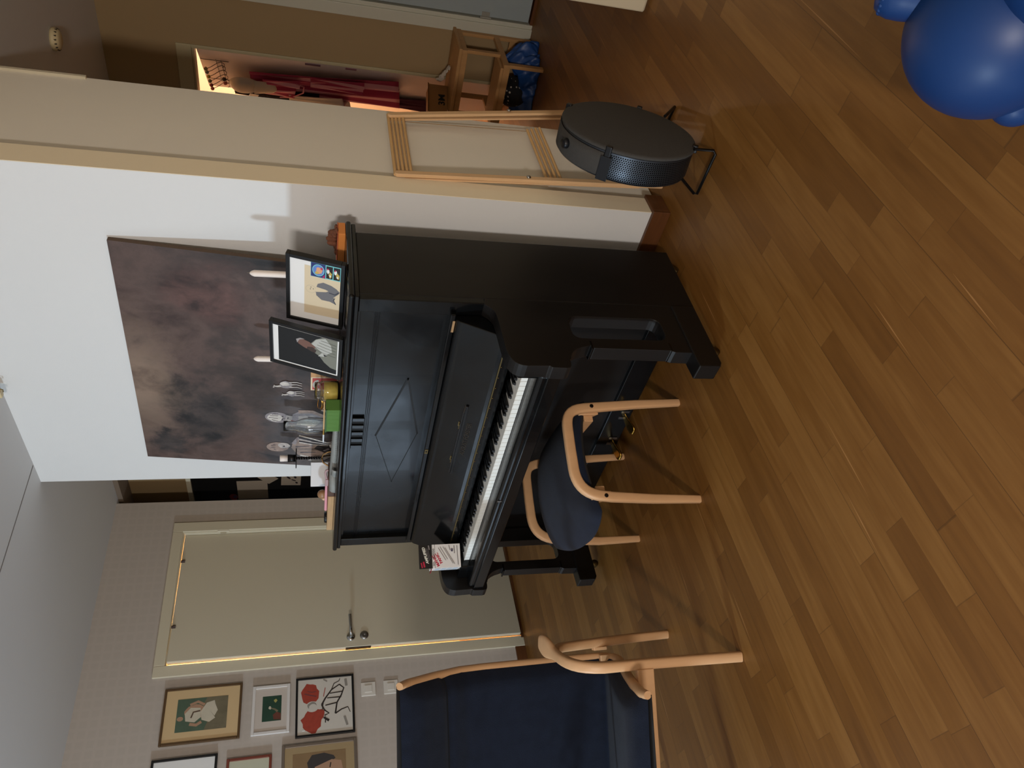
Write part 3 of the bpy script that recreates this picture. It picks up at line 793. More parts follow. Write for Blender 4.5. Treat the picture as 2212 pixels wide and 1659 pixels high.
# seated figure, left
bx, bz = -2.822, 1.487
sh += [(PG[5], [pz(bx + a, bz + b) for a, b in blob(0, 0, 0.034, 0.050, rot=0.15)])]
sh += [(PG[0], [pz(bx + a, bz + b) for a, b in blob(0.012, -0.028, 0.020, 0.026, jit=.1)]), (PG[3], br(.009, .005, (bx + .004, bz - .026), (bx + .012, bz - .030)))]
sh += [(PG[5], poly((bx - .05, bz - .09), (bx, bz - .06), (bx + .055, bz - .07), (bx + .085, bz - .105), (bx + .05, bz - .16), (bx + .0, bz - .20), (bx - .05, bz - .22), (bx - .08, bz - .16)))]
sh += [(PG[1], br(.020, .014, (bx + .03, bz - .07), (bx + .075, bz - .09), (bx + .06, bz - .14), (bx + .02, bz - .155)))]
for a, wd, c in ((0, .010, 4), (.014, .012, 3), (.028, .008, 0), (.040, .010, 3), (.05, .007, 4)):
    sh += [(PG[c], br(wd, wd * .5, (bx + .095 - a, bz - .095), (bx + .075 - a * .8, bz - .16), (bx + .055 - a * .4, bz - .22), (bx + .075, bz - .265)))]
sh += [(PG[3], br(.030, .014, (bx + .02, bz - .17), (bx - .02, bz - .23), (bx - .06, bz - .27)))]
sh += [(PG[0], poly((bx - .085, bz - .135), (bx - .045, bz - .19), (bx - .02, bz - .235), (bx - .045, bz - .245), (bx - .095, bz - .19)))]
sh += [(PG[4], poly((bx + .02, bz - .235), (bx + .045, bz - .228), (bx + .05, bz - .26), (bx + .022, bz - .262)))]
sh += [(PG[1], br(.008, .012, (bx - .005, bz - .205), (bx + .012, bz - .23))), (PG[2], br(.02, .03, (bx - .09, bz - .22), (bx - .03, bz - .28)))]
for dx_ in (-.018, -.006, .006, .016): sh += [(PG[2], br(.0035, .002, (bx + dx_, bz + .036 - abs(dx_)), (bx + dx_ * 1.3, bz + .008)))]
sh += [(PG[2], br(.008, .004, (bx - .03, bz - .10), (bx - .02, bz - .17))), (PG[2], br(.006, .003, (bx + .012, bz - .08), (bx + .022, bz - .14))), (PG[4], br(.010, .004, (bx - .05, bz - .10), (bx - .06, bz - .15)))]
# two pale dogs
for (dx, dz, s) in ((-2.389, 1.446, 1.0), (-2.441, 1.422, .8)):
    sh += [(PG[1], [pz(dx + a * s, dz + b * s) for a, b in blob(0, 0, .022, .026, jit=.08)]), (PG[4], [pz(dx + .004 + a * s, dz + .004 + b * s) for a, b in blob(0, 0, .012, .018, jit=.1)])]
    for a in (-.014, .002, .016):
        sh += [(PG[0], br(.007 * s, .0035 * s, (dx + a * s, dz - .015 * s), (dx + (a + .004) * s, dz - .045 * s), (dx + (a - .002) * s, dz - .066 * s)))]
    sh += [(PG[4], br(.011 * s, .006 * s, (dx - .010 * s, dz + .020 * s), (dx - .014 * s, dz + .034 * s), (dx - .014 * s, dz + .050 * s))), (PG[0], br(.006 * s, .003 * s, (dx - .024 * s, dz + .050 * s), (dx - .006 * s, dz + .046 * s)))]
art('painted_figures', sh, org, ou, ov, canv)


# ---------------------------------------------------------------- things on the piano
ZL = 1.240


def leaning_frame(name, label, x0, x1, y0, h, lean, depth, fw, group=None):
    """frame standing on the lid, top leaning back; returns (thing, origin, u, v) of its front face"""
    t = thing(name, label, 'picture frame', ((x0 + x1) / 2, y0, ZL), 0, group)
    u = Vector((1, 0, 0)); v = Vector((0, lean, math.sqrt(h * h - lean * lean))).normalized(); n = u.cross(v)
    o = Vector((x0, y0, ZL + 0.0005 + depth * lean / h)); W = x1 - x0
    f = MB()
    f.obox(o, u * W, v * fw, -n * depth); f.obox(o + v * (h - fw), u * W, v * fw, -n * depth)
    f.obox(o + v * fw, u * fw, v * (h - 2 * fw), -n * depth); f.obox(o + v * fw + u * (W - fw), u * fw, v * (h - 2 * fw), -n * depth)
    f.build('frame', BLACKF, t, bevel=0.0012)
    return t, o - n * 0.006, u, v, n, W


BLACKF = mat('black_frame', (15, 15, 16), 0.35)
MATW = mat('mat_board_white', (228, 228, 226), 0.7)
CREAMP = mat('cream_drawing_paper', (214, 198, 168), 0.75)
GREYP = mat('pencil_grey', (112, 112, 116), 0.8)
GREYD = mat('pencil_dark', (70, 72, 82), 0.8)
t, o, u, v, n, W = leaning_frame('picture_frame', 'black frame with a pencil drawing of a jacket on the right of the piano', -1.797, -1.517, 1.900, 0.192, 0.052, 0.022, 0.013)
MB().obox(o + u * .012 + v * .012, u * (W - .024), v * .168, -n * 0.003).build('mat_board', MATW, t)
s_ = [(CREAMP, [(.042, .012), (.246, .012), (.246, .132), (.042, .132)])]
s_ += [(mat('pencil_line', (176, 168, 152), .8), strip([(.150 + .016 * math.cos(a), .110 + .017 * math.sin(a)) for a in [i * PI / 8 for i in range(17)]], .0008))]
s_ += [(GREYP, [(.128, .092), (.142, .094), (.150, .060), (.156, .052), (.160, .062), (.164, .092), (.178, .088), (.188, .070), (.182, .044), (.172, .026), (.160, .014), (.150, .020), (.138, .030), (.124, .036), (.104, .026), (.112, .046), (.112, .074)])]
s_ += [(CREAMP, [(.146, .094), (.160, .094), (.154, .056)]), (GREYD, strip([(.136, .03), (.120, .034), (.104, .026)], .005, .003)), (GREYD, strip([(.15, .05), (.146, .03), (.158, .018)], .004, .006)), (CREAMP, strip([(.132, .034), (.138, .022), (.15, .016)], .004))]
s_ += [(GREYD, strip([(.148, .112), (.152, .112)], .002)), (GREYD, strip([(.156, .110), (.160, .110)], .002)), (GREYD, strip([(.150, .102), (.156, .102)], .0015))]
art('drawing', s_, o + n * 0.0002, u, v, t)
SK = mat('sticker_cyan', (120, 200, 205), .5); NV = mat('sticker_navy', (40, 48, 110), .5); DK = mat('sticker_dark', (24, 18, 20), .5); YL = mat('sticker_yellow', (196, 170, 84), .5); RD = mat('sticker_magenta', (190, 40, 90), .5); PK = mat('sticker_skin', (214, 160, 124), .5)
ax = .206
s_ = [(SK, [(ax, .014), (ax + .058, .014), (ax + .058, .112), (ax, .112)])]
s_ += [(NV, [(ax + .001, .064), (ax + .057, .064), (ax + .057, .111), (ax + .001, .111)]), (SK, blob(ax + .029, .087, .024, .020)), (mat('sticker_blue', (96, 130, 200), .5), blob(ax + .029, .087, .021, .0175)), (PK, blob(ax + .029, .084, .013, .010, jit=.15)), (YL, blob(ax + .018, .092, .006, .006, jit=.2)), (RD, blob(ax + .038, .076, .005, .004, jit=.2)), (RD, [(ax + .002, .066), (ax + .016, .066), (ax + .004, .074)])]
for zz in (.040, .016):
    s_ += [(DK, [(ax + .004, zz), (ax + .054, zz), (ax + .054, zz + .021), (ax + .004, zz + .021)]), (MATW, blob(ax + .034, zz + .015, .010, .005, jit=.2)), (RD, blob(ax + .042, zz + .016, .003, .003)), (YL, blob(ax + .020, zz + .007, .012, .005, jit=.3)), (MATW, blob(ax + .016, zz + .008, .004, .003, jit=.2))]
tag(art('stickers', s_, o + n * 0.0006, u, v, t), 'colourful stickers')

t, o, u, v, n, W = leaning_frame('picture_frame', 'black frame with a dark photo of a person in a white shirt', -1.947, -1.750, 1.800, 0.254, 0.088, 0.020, 0.012)
fh = .254
MB().obox(o + u * .011 + v * .011, u * (W - .022), v * (fh - .022), -n * 0.003).build('mat_board', MATW, t)
s_ = [(mat('photo_black', (24, 25, 26), .4), [(.018, .018), (W - .018, .018), (W - .018, fh - .030), (.018, fh - .030)])]
SH = mat('shirt_white', (176, 178, 172), .5); SKN = mat('photo_skin', (112, 82, 72), .5)
s_ += [(mat('shirt_shade', (120, 122, 112), .5), [(.040, .018), (W - .019, .018), (W - .019, .070), (.160, .095), (.135, .112), (.118, .118), (.104, .108), (.088, .080), (.062, .062), (.044, .040)])]
s_ += [(SH, [(.100, .060), (.135, .108), (.162, .092), (.176, .060), (.150, .040), (.120, .036)]), (SKN, [(.104, .100), (.126, .094), (.142, .116), (.148, .140), (.138, .158), (.122, .154), (.112, .136), (.106, .120)])]
s_ += [(mat('photo_hair', (150, 146, 146), .5), [(.124, .158), (.140, .162), (.150, .148), (.150, .132), (.142, .150)]), (mat('photo_beard', (60, 46, 42), .5), [(.098, .094), (.112, .090), (.122, .104), (.118, .122), (.108, .124), (.100, .110)]), (SH, [(.086, .084), (.108, .070), (.106, .050), (.090, .064)]), (DK, [(.092, .062), (.102, .066), (.098, .052)])]
for i in range(5): s_ += [(mat('shirt_fold', (90, 94, 88), .5), strip([(.115 + i * .012, .10 - i * .006), (.105 + i * .014, .06), (.10 + i * .014, .022)], .0012))]
art('photo', s_, o + n * 0.0002, u, v, t)

# white candles behind the frames
WAX = mat('white_wax', (238, 228, 220), 0.45, spec=0.4)
for i, (x, y, z, lb) in enumerate(((-1.687, 2.05, 1.552, 'tall white candle rising behind the frame with the jacket drawing'), (-2.101, 2.05, 1.556, 'white candle rising behind the frame with the dark photo'))):
    t = thing('candle', lb, 'candle', (x, y, ZL), 0, 'white candles behind the frames')
    r = 0.0112
    c = MB().lathe([(0, 0.02), (r, 0.02), (r, z - ZL - .016), (r * .75, z - ZL - .008), (r * .35, z - ZL - .002), (0, z - ZL)], (x, y, ZL), (0, 0, 1), 20); c.build('wax', WAX, t)
    MB().tube([(x, y, z - .003), (x + .001, y, z + .006)], .001, 6).build('wick', mat('wick', (120, 110, 96), .9), t)
    MB().lathe([(0, 0.0), (.034, 0.0), (.036, .004), (.016, .010), (.014, .030), (0.0108, .030), (0.0108, .02)], (x, y, ZL), (0, 0, 1), 20).build('holder', BRASSD, t)

# orange box and craggy lump on its top
t = thing('orange_box', 'small orange cardboard box at the right rear corner of the piano lid', 'box', (-1.59, 2.10, ZL))
MB().box(-1.660, -1.522, 2.078, 2.142, ZL + .0005, ZL + .024).build('box_body', mat('orange_card', (222, 140, 70), .6, noise=.1), t, bevel=.0015)
MB().box(-1.661, -1.521, 2.077, 2.143, ZL + .0245, ZL + .027).build('lid', mat('orange_red_card', (206, 110, 78), .6), t, bevel=.001)
t = MB(); rg = random.Random(3)
for i in range(26):
    a = i / 25; x = -1.618 + .092 * a; hh = .038 * max(.12, 1 - abs(a - .56) * 1.9) * rg.uniform(.8, 1.05)
    t.ball((x + rg.uniform(-.004, .004), 2.11 + rg.uniform(-.014, .014), ZL + .027 + hh * .5), (.010, .013, max(.006, hh * .52)), 8, 6)
tag(t.build('brown_lump', mat('brown_crag', (116, 72, 52), .9, noise=.4, nscale=90, bump=.8, bscale=120)), 'small craggy reddish brown lump lying on the orange box', 'ornament')

# matchbox
t = thing('matchbox', 'red and cream matchbox standing behind the yellow jar', 'matchbox', (-2.225, 2.05, ZL), 0.1)
MB().box(-2.272, -2.160, 2.045, 2.068, ZL + .0005, 1.346).build('sleeve', mat('card_tan', (196, 150, 104), .7), t, bevel=.001)
art('printed_label', [(mat('label_cream', (222, 206, 176), .6), [(0, 0), (.075, 0), (.075, .105), (0, .105)]), (mat('label_red', (176, 66, 60), .6), [(.004, .004), (.071, .004), (.071, .099), (.004, .099)]), (mat('label_grey', (170, 170, 160), .6), strip([(.012 + .024 * math.cos(a) + .02, .075 + .018 * math.sin(a)) for a in [i * PI / 8 for i in range(9)]], .010)), (INK, blob(.05, .06, .006, .010))], (-2.270, 2.045, ZL + .0005), (1, 0, 0), (0, 0, 1), t)

# yellow jar
GLASS = mat('clear_glass', (245, 250, 250), 0.02, trans=1.0, ior=1.45)
t = thing('glass_jar', 'glass jar half full of yellow wax beside the small black photo frame', 'jar', (-2.147, 1.93, ZL))
jc = (-2.147, 1.93, ZL)
MB().lathe([(0, .001), (.034, .001), (.039, .006), (.040, .060), (.036, .068), (.033, .072), (.0335, .074), (.035, .076), (.0335, .079), (.035, .082), (.0335, .085), (.0335, .092), (.031, .092), (.031, .074), (.037, .060), (.036, .008), (.030, .005), (0, .005)], jc, (0, 0, 1), 32).build('glass', GLASS, t)
MB().lathe([(0, .006), (.030, .006), (.0355, .010), (.0363, .056), (0, .057)], jc, (0, 0, 1), 28).build('contents', mat('yellow_wax', (232, 196, 92), .5, noise=.05), t)

# green card box, gilded tangle behind it, brush across them
t = thing('green_box', 'small open green ribbed cardboard box in front of the clear bottle', 'box', (-2.21, 1.86, ZL))
gr = MB()
for i in range(40):
    x = -2.272 + i * .0031; gr.box(x, x + .0020, 1.833, 1.8345, ZL + .001, ZL + .046)
gr.box(-2.272, -2.148, 1.8345, 1.837, ZL + .0005, ZL + .050); gr.box(-2.272, -2.148, 1.884, 1.887, ZL + .0005, ZL + .050); gr.box(-2.151, -2.148, 1.837, 1.884, ZL + .0005, ZL + .050); gr.box(-2.272, -2.269, 1.837, 1.884, ZL + .0005, ZL + .050)
gr.build('box_body', mat('green_card', (96, 140, 66), .6, noise=.06), t)
gr = MB().box(-2.275, -2.145, 1.831, 1.837, ZL + .0465, ZL + .052); gr.build('rim', mat('green_rim', (58, 96, 48), .6), t)
t = MB(); rg = random.Random(11)
for i in range(16):
    a = rg.uniform(0, 2 * PI); pts = []
    for k in range(14):
        b = a + k * .30; r = .046 + .006 * math.sin(k * 1.3 + i)
        pts.append((-2.175 + r * math.cos(b), 1.955 + .030 * math.sin(b), ZL + .018 + i * .0036 + .006 * math.sin(b * 2 + i)))
    t.tube(pts, .0016, 6)
t.lathe([(0, 0.0005), (.030, .0005), (.040, .010), (.042, .012)], (-2.185, 1.958, ZL), (0, 0, 1), 20)
to = tag(t.build('gilt_wire_ornament', mat('gilt', (214, 160, 70), .2, metal=1.0)), 'tangled shiny gold wire ornament between the yellow jar and the green box', 'ornament')
to.location = (-0.055, 0.004, 0)
t = thing('paint_brush', 'thin paint brush lying across the green box and the jar front', 'brush', (-2.25, 1.872, ZL + .055))
za = ZL + .0555
MB().tube([(-2.132, 1.862, za + .001), (-2.24, 1.862, za), (-2.292, 1.862, za)], [.0022, .0032, .0030], 8).build('handle', mat('pale_handle', (212, 176, 124), .4), t)
MB().tube([(-2.292, 1.862, za), (-2.325, 1.862, za)], [.0034, .0040], 8).build('ferrule', mat('gold_ferrule', (214, 170, 90), .3, metal=1.0), t)
MB().tube([(-2.325, 1.862, za), (-2.350, 1.862, za), (-2.368, 1.862, za)], [(.004, .0035), (.0060, .0035), (.0095, .003)], 10).build('bristles', mat('white_bristle', (214, 220, 226), .7), t)

# clear bottle
bcx, bcy = -2.527, 2.07
MBt = MB().lathe([(0, .001), (.032, .001), (.0345, .006), (.0350, .118), (.033, .134), (.026, .152), (.0205, .165), (.0198, .196), (.0222, .200), (.0222, .214), (.0195, .214), (.0180, .165), (.0235, .150), (.0305, .132), (.0325, .116), (.0325, .010), (.028, .006), (0, .008)], (bcx, bcy, ZL), (0, 0, 1), 36)
tag(MBt.build('glass_bottle', GLASS), 'empty clear glass bottle in front of the painted girl', 'bottle')

# twisted candlestick with a stub of candle
t = thing('candlestick', 'twisted dark metal candlestick with a short candle stub in front of the painting', 'candlestick', (-2.742, 2.06, ZL))
cx_, cy_ = -2.742, 2.06
DKM = mat('dark_metal', (44, 42, 42), .35, metal=.8)
mb = MB(); pts = [[], []]
for k in range(60):
    a = k * .55; z = ZL + .050 + k * (1.402 - ZL - .050) / 59
    for s in (0, 1): pts[s].append((cx_ + .0035 * math.cos(a + s * PI), cy_ + .0035 * math.sin(a + s * PI), z))
for s in (0, 1): mb.tube(pts[s], .0038, 7)
mb.build('twisted_stem', DKM, t)
MB().lathe([(0, 0), (.044, 0), (.046, .004), (.016, .004), (.012, .0), (0, 0)], (cx_, cy_, 1.401), (0, 0, 1), 24).build('drip_pan', DKM, t)
MB().lathe([(0, 0), (.016, 0), (.018, .034), (.0155, .034), (.014, .004), (0, .004)], (cx_, cy_, 1.405), (0, 0, 1), 20).build('cup', DKM, t)
MB().lathe([(0, .0), (.0135, .0), (.0145, .032), (.012, .034), (0, .032)], (cx_, cy_, 1.4385), (0, 0, 1), 18).build('candle_stub', WAX, t)
mb = MB()
for s in range(3):
    a = s * 2 * PI / 3 + 2.2; d = Vector((math.cos(a), math.sin(a), 0)); b0 = Vector((cx_, cy_, ZL))
    mb.tube([b0 + d * .002 + Vector((0, 0, .052)), b0 + d * .022 + Vector((0, 0, .046)), b0 + d * .036 + Vector((0, 0, .026)), b0 + d * .040 + Vector((0, 0, .008)), b0 + d * .050 + Vector((0, 0, .004))], .0036, 8)
mb.build('scroll_feet', mat('scroll_brass', (200, 160, 110), .25, metal=1.0), t)

# grey studded leather strap, folded in loops along the front edge
GL = mat('grey_leather', (138, 140, 136), .5, noise=.15, nscale=40); GLE = mat('stitch_dark', (60, 62, 64), .6)
t = thing('leather_strap', 'folded grey studded leather strap lying along the front of the piano lid', 'strap', (-2.45, 1.84, ZL))
path = bez((-2.268, 1.862, 0), (-2.33, 1.864, 0), (-2.37, 1.850, 0), (-2.43, 1.846, 0), 8)[:-1] + bez((-2.43, 1.846, 0), (-2.50, 1.840, 0), (-2.545, 1.856, 0), (-2.560, 1.836, 0), 8)[:-1] + bez((-2.560, 1.836, 0), (-2.572, 1.808, 0), (-2.615, 1.785, 0), (-2.640, 1.800, 0), 8)[:-1] + bez((-2.640, 1.800, 0), (-2.655, 1.828, 0), (-2.60, 1.846, 0), (-2.50, 1.808, 0), 10)
hts = []
mb = MB(); n_ = len(path)
vs = []
for i, p in enumerate(path):
    a = i / (n_ - 1); hh = .018 + .008 * math.sin(a * PI)
    vs += [(p[0], p[1], ZL + .0015), (p[0], p[1] + .003, ZL + hh * .6), (p[0], p[1] + .012, ZL + hh)]
mb.add(vs, [(i * 3 + j, (i + 1) * 3 + j, (i + 1) * 3 + j + 1, i * 3 + j + 1) for i in range(n_ - 1) for j in range(2)], 0, True)
mb.build('leather', GL, t, solid=.003)
mb = MB()
for i in range(0, n_ * 2 - 2):
    a = path[i // 2]; b = path[min(n_ - 1, i // 2 + 1)]; p = Vector(a).lerp(Vector(b), (i % 2) * .5)
    if i < 32: mb.ball((p.x, p.y - .0022, ZL + .006), .0012, 6, 4)
mb.build('studs', GLE, t)

# white card box with a brown-haired round head bauble, wooden tray, pink brush, black lid
t = thing('white_box', 'small white cardboard box at the left rear of the piano lid', 'box', (-2.87, 2.05, ZL))
wx = MB(); a = Vector((-2.872, 1.995, ZL + .001)); wx.obox(a, Vector((.082, .075, 0)), Vector((-.085, .070, 0)), (0, 0, .098)); wx.build('box_body', mat('white_card', (222, 222, 224), .5), t, bevel=.001)
t = thing('wooden_tray', 'pale wooden box with one dark end at the left front of the piano lid', 'tray', (-2.88, 1.90, ZL))
MB().box(-3.030, -2.760, 1.860, 1.960, ZL + .0005, ZL + .026).build('tray_body', mat('pale_grain', (186, 150, 108), .6, noise=.25, nscale=30, stretch=(.4, 4, 4)), t, bevel=.002)
MB().box(-2.7595, -2.640, 1.862, 1.958, ZL + .0005, ZL + .028).build('dark_end', mat('brown_end', (88, 64, 52), .6), t, bevel=.002)
t = thing('small_bauble', 'small round tan ornament lying on the wooden tray before the white box', 'ornament', (-2.84, 1.925, ZL + .028))
MB().ball((-2.832, 1.925, ZL + .0265 + .022), (.022, .020, .022)).build('round_top', mat('tan_gloss', (150, 112, 78), .35), t)
MB().ball((-2.852, 1.925, ZL + .0265 + .014), (.020, .016, .013)).build('pale_half', mat('skin_tone', (222, 184, 150), .4), t)
t = thing('pink_brush', 'pink handled brush lying on the wooden tray', 'brush', (-2.75, 1.90, ZL + .03))
PKM = mat('pink_plastic', (226, 160, 170), .35); zp = ZL + .035
MB().tube([(-2.66, 1.888, zp), (-2.80, 1.888, zp - .001), (-2.900, 1.888, zp - .002)], [.005, .006, .0065], 12).build('handle', PKM, t)
mb = MB().tube([(-2.60, 1.889, zp - .006), (-2.605, 1.889, zp + .003), (-2.620, 1.889, zp + .006), (-2.66, 1.888, zp)], [.004, .005, .005, .005], 10); mb.box(-2.705, -2.66, 1.880, 1.896, zp - .0075, zp + .004); mb.build('head', mat('pink_grey', (176, 146, 146), .4), t)
t = tag(MB().lathe([(0, 0), (.026, 0), (.026, .004), (.024, .011), (0, .012)], (-2.990, 1.905, ZL + .0265), (0, 0, 1), 24).build('powder_compact', mat('black_plastic', (16, 16, 18), .3), bevel=.001), 'round black plastic compact lying on the left end of the wooden tray', 'compact')

# hair dye carton on the left end of the keys
t = thing('dye_carton', 'white and black hair dye carton standing on the leftmost piano keys', 'carton', (-2.88, 1.62, 0.70))
A0 = Vector((-2.826, 1.640, 0.7012)); fu = Vector((0.372, 0.928, 0)).normalized(); fnn = Vector((0.928, -0.372, 0))  # fu: left->right along the front
A0 = A0 - fu * 0.102
FW = .102; FH = .128; FD = .086
WB = mat('carton_white', (226, 220, 214), .5); BB = mat('carton_black', (16, 14, 14), .45)
c = MB(); c.obox(A0, fu * FW, -fnn * FD, (0, 0, FH)); c.build('carton_body', WB, t, bevel=.0008)
fl_ = MB(); fl_.obox(A0 + Vector((0, 0, FH + .0002)), fu * FW, -fnn * .0012, (0, 0, .055)); tag(fl_.build('open_flap', BB, t), 'black lid flap standing open')
CR = mat('carton_red', (186, 30, 62), .5); CW = mat('carton_print_white', (226, 222, 206), .5); GT = mat('carton_print_grey', (120, 112, 110), .6)
of = A0 + fnn * .0004; vz = Vector((0, 0, 1))


def cu(a, b): return of + fu * a + vz * b


def rt(v_, deg): return (fu * math.cos(math.radians(deg + v_)) + vz * math.sin(math.radians(deg + v_)))


text('lettering', 'AMPLIFIED', .0155, cu(.022, .141), rt(0, 14), rt(90, 14), CW, t, shear=.2, bold=.0006)
art('flap_print', [(GT, strip([(.034, .1385), (.088, .152)], .0022)), (GT, strip([(.040, .1335), (.086, .145)], .0014)), (CR, strip([(.006, .160), (.030, .164)], .007)), (CR, strip([(.004, .170), (.026, .174)], .005)), (GT, strip([(.080, .137), (.099, .140)], .006))], cu(0, 0), fu, vz, t)
text('lettering', 'MANIC', .017, cu(.010, .093), rt(0, 26), rt(90, 26), CR, t, bold=.0006)
text('lettering', 'PANIC', .017, cu(.022, .080), rt(0, 26), rt(90, 26), CR, t, bold=.0006)
text('lettering', '40', .014, cu(.068, .032), fu, vz, mat('carton_navy', (40, 34, 70), .5), t, bold=.0006)
ln = [(BB, [(0, .112), (FW, .112), (FW, .1133), (0, .1133)]), (BB, [(0, .125), (FW, .125), (FW, .128), (0, .128)])]
for k in range(2): ln += [(BB, strip([(.014 + k * .009 + .0032 * math.cos(a), .119 + .0032 * math.sin(a)) for a in [i * PI / 5 for i in range(11)]], .0016))]
for k in range(5): ln += [(BB, strip([(.044 + k * .009 + .0032 * math.cos(a), .119 + .0032 * math.sin(a)) for a in [i * PI / 5 for i in range(11)]], .0016))]
for k, (a0, b0, l) in enumerate(((.032, .066, .062), (.036, .058, .062), (.016, .034, .084), (.014, .027, .082))): ln += [(GT, strip([(a0, b0), (a0 + l * .88, b0 + l * .5)], .0022))]
ln += [(GT, strip([(.060, .026), (.094, .027)], .0035)), (GT, strip([(.010, .012), (.094, .014)], .0030)), (GT, strip([(.075, .046), (.096, .050)], .0026))]
art('front_print', ln, cu(0, 0), fu, vz, t)
os_ = A0 - fu * .0004 - fnn * FD   # left side, seen at a slant
sd = [(mat('carton_pale_blue', (190, 200, 208), .5), [(.006 + k * 0.0, .010 + k * .026), (FD - .006, .010 + k * .026), (FD - .006, .030 + k * .026), (.006, .030 + k * .026)]) for k in range(4)]
art('side_print', sd, os_, fnn, vz, t)
MB().obox(A0 - fu * .0005 + Vector((0, 0, FH)), -fu * .018 - fnn * .004 + Vector((0, 0, .006)), -fnn * .030, (0, 0, .0010)).build('side_flap', CR, t)


# ---------------------------------------------------------------- framed pictures on the left wall
def wall_frame(label, y0, y1, z0, z1, fw, fm, matm, mw, shapes, depth=.018, name='picture_frame'):
    """y0 is the picture's left edge (towards the camera side), y1 its right edge"""
    t = thing(name, label, 'picture frame', (XL, (y0 + y1) / 2, z0), 0, 'pictures hanging beside the left door')
    f = MB(); x0, x1 = XL + .0008, XL + depth
    f.box(x0, x1, y0, y1, z1 - fw, z1); f.box(x0, x1, y0, y1, z0, z0 + fw); f.box(x0, x1, y0, y0 + fw, z0 + fw, z1 - fw); f.box(x0, x1, y1 - fw, y1, z0 + fw, z1 - fw)
    f.build('frame', fm, t, bevel=.002)
    MB().box(XL + .002, XL + depth - .007, y0 + fw, y1 - fw, z0 + fw, z1 - fw).build('mat_board', matm, t)
    if shapes: art('artwork', shapes, (XL + depth - .0065, y0 + fw, z0 + fw), (0, 1, 0), (0, 0, 1), t)
    return t


GOLDF = mat('brown_gilt_frame', (86, 62, 34), .4, noise=.2, nscale=30); WHF = mat('white_frame', (214, 210, 206), .35); REDF = mat('red_brown_frame', (118, 58, 44), .35)
GRYF = mat('grey_silver_frame', (128, 116, 104), .3, metal=.4); CRM = mat('cream_mat', (206, 178, 134), .8); GRNA = mat('art_green', (78, 96, 78), .7, noise=.25, nscale=20); OLV = mat('art_olive', (112, 104, 82), .7, noise=.3, nscale=20)
SKA = mat('art_skin', (170, 134, 108), .7); WHA = mat('art_white', (196, 188, 168), .7, noise=.12, nscale=30); DGR = mat('art_deep_green', (34, 66, 50), .6, noise=.3, nscale=24)
# a: brown frame, two pale figures. local coordinates: y right, z up; inner 0.276 x 0.376
w_, h_ = .279, .380
s_ = [(GRNA, [(.050, .060), (.225, .060), (.225, .320), (.050, .320)]), (OLV, [(.050, .060), (.225, .060), (.225, .170), (.18, .19), (.13, .18), (.09, .16), (.050, .175)])]
s_ += [(SKA, blob(.120, .300, .012, .016)), (SKA, blob(.150, .225, .040, .055, jit=.06)), (WHA, [(.105, .272), (.145, .278), (.175, .250), (.170, .200), (.120, .195), (.095, .225)]), (WHA, [(.105, .190), (.150, .198), (.195, .170), (.205, .130), (.165, .120), (.150, .150), (.110, .120), (.090, .150)]), (WHA, [(.120, .125), (.150, .15), (.185, .125), (.15, .110)]), (SKA, strip([(.088, .250), (.080, .215), (.095, .190)], .016)), (SKA, strip([(.19, .255), (.205, .215), (.185, .18)], .014)), (mat('art_brown', (92, 70, 56), .7), strip([(.12, .245), (.15, .235), (.155, .20)], .008))]
wall_frame('brown framed painting of a pale seated figure on green, topmost right of the group', 1.440, 1.740, 1.693, 2.098, .0125, GOLDF, CRM, .05, s_)
# b: small white frame, green picture
s_ = [(mat('passepartout', (196, 186, 176), .8), [(0, 0), (.235, 0), (.235, .171), (0, .171)])]
s_ += [(DGR, [(.052, .030), (.190, .030), (.190, .132), (.052, .132)]), (WHA, blob(.125, .091, .009, .007, jit=.2)), (mat('art_yellow', (166, 160, 92), .6), [(.150, .062), (.162, .052), (.172, .060), (.166, .072), (.158, .070)]), (mat('art_redbrown', (104, 58, 46), .6, noise=.4, nscale=40), [(.056, .032), (.090, .032), (.10, .055), (.085, .075), (.060, .07)]), (OLV, strip([(.122, .085), (.115, .065), (.102, .05)], .006, .012))]
wall_frame('small white framed picture with a dark green image', 1.443, 1.709, 1.433, 1.636, .016, WHF, MATW, .04, s_)
# c: black frame, red and dark abstract; inner .305 x .300
AR = mat('abstract_red', (158, 62, 46), .6, noise=.25, nscale=50); AD = mat('abstract_dark', (48, 40, 36), .6); AG = mat('abstract_grey', (140, 134, 126), .7); OFF = mat('abstract_ground', (202, 196, 186), .7, noise=.05)
s_ = [(OFF, [(0, 0), (.304, 0), (.304, .304), (0, .304)])]
s_ += [(AR, blob(.225, .235, .055, .050, jit=.12)), (AR, blob(.070, .225, .062, .055, jit=.14)), (AR, blob(.10, .185, .035, .03, jit=.2)), (OFF, blob(.150, .222, .030, .036)), (AG, blob(.155, .222, .022, .026, jit=.08)), (OFF, blob(.147, .218, .018, .022)), (mat('abstract_mauve', (110, 62, 64), .6), strip([(.225, .265), (.215, .235), (.205, .20)], .006)), (mat('abstract_mauve', (110, 62, 64), .6), strip([(.24, .25), (.23, .225), (.235, .20)], .004))]
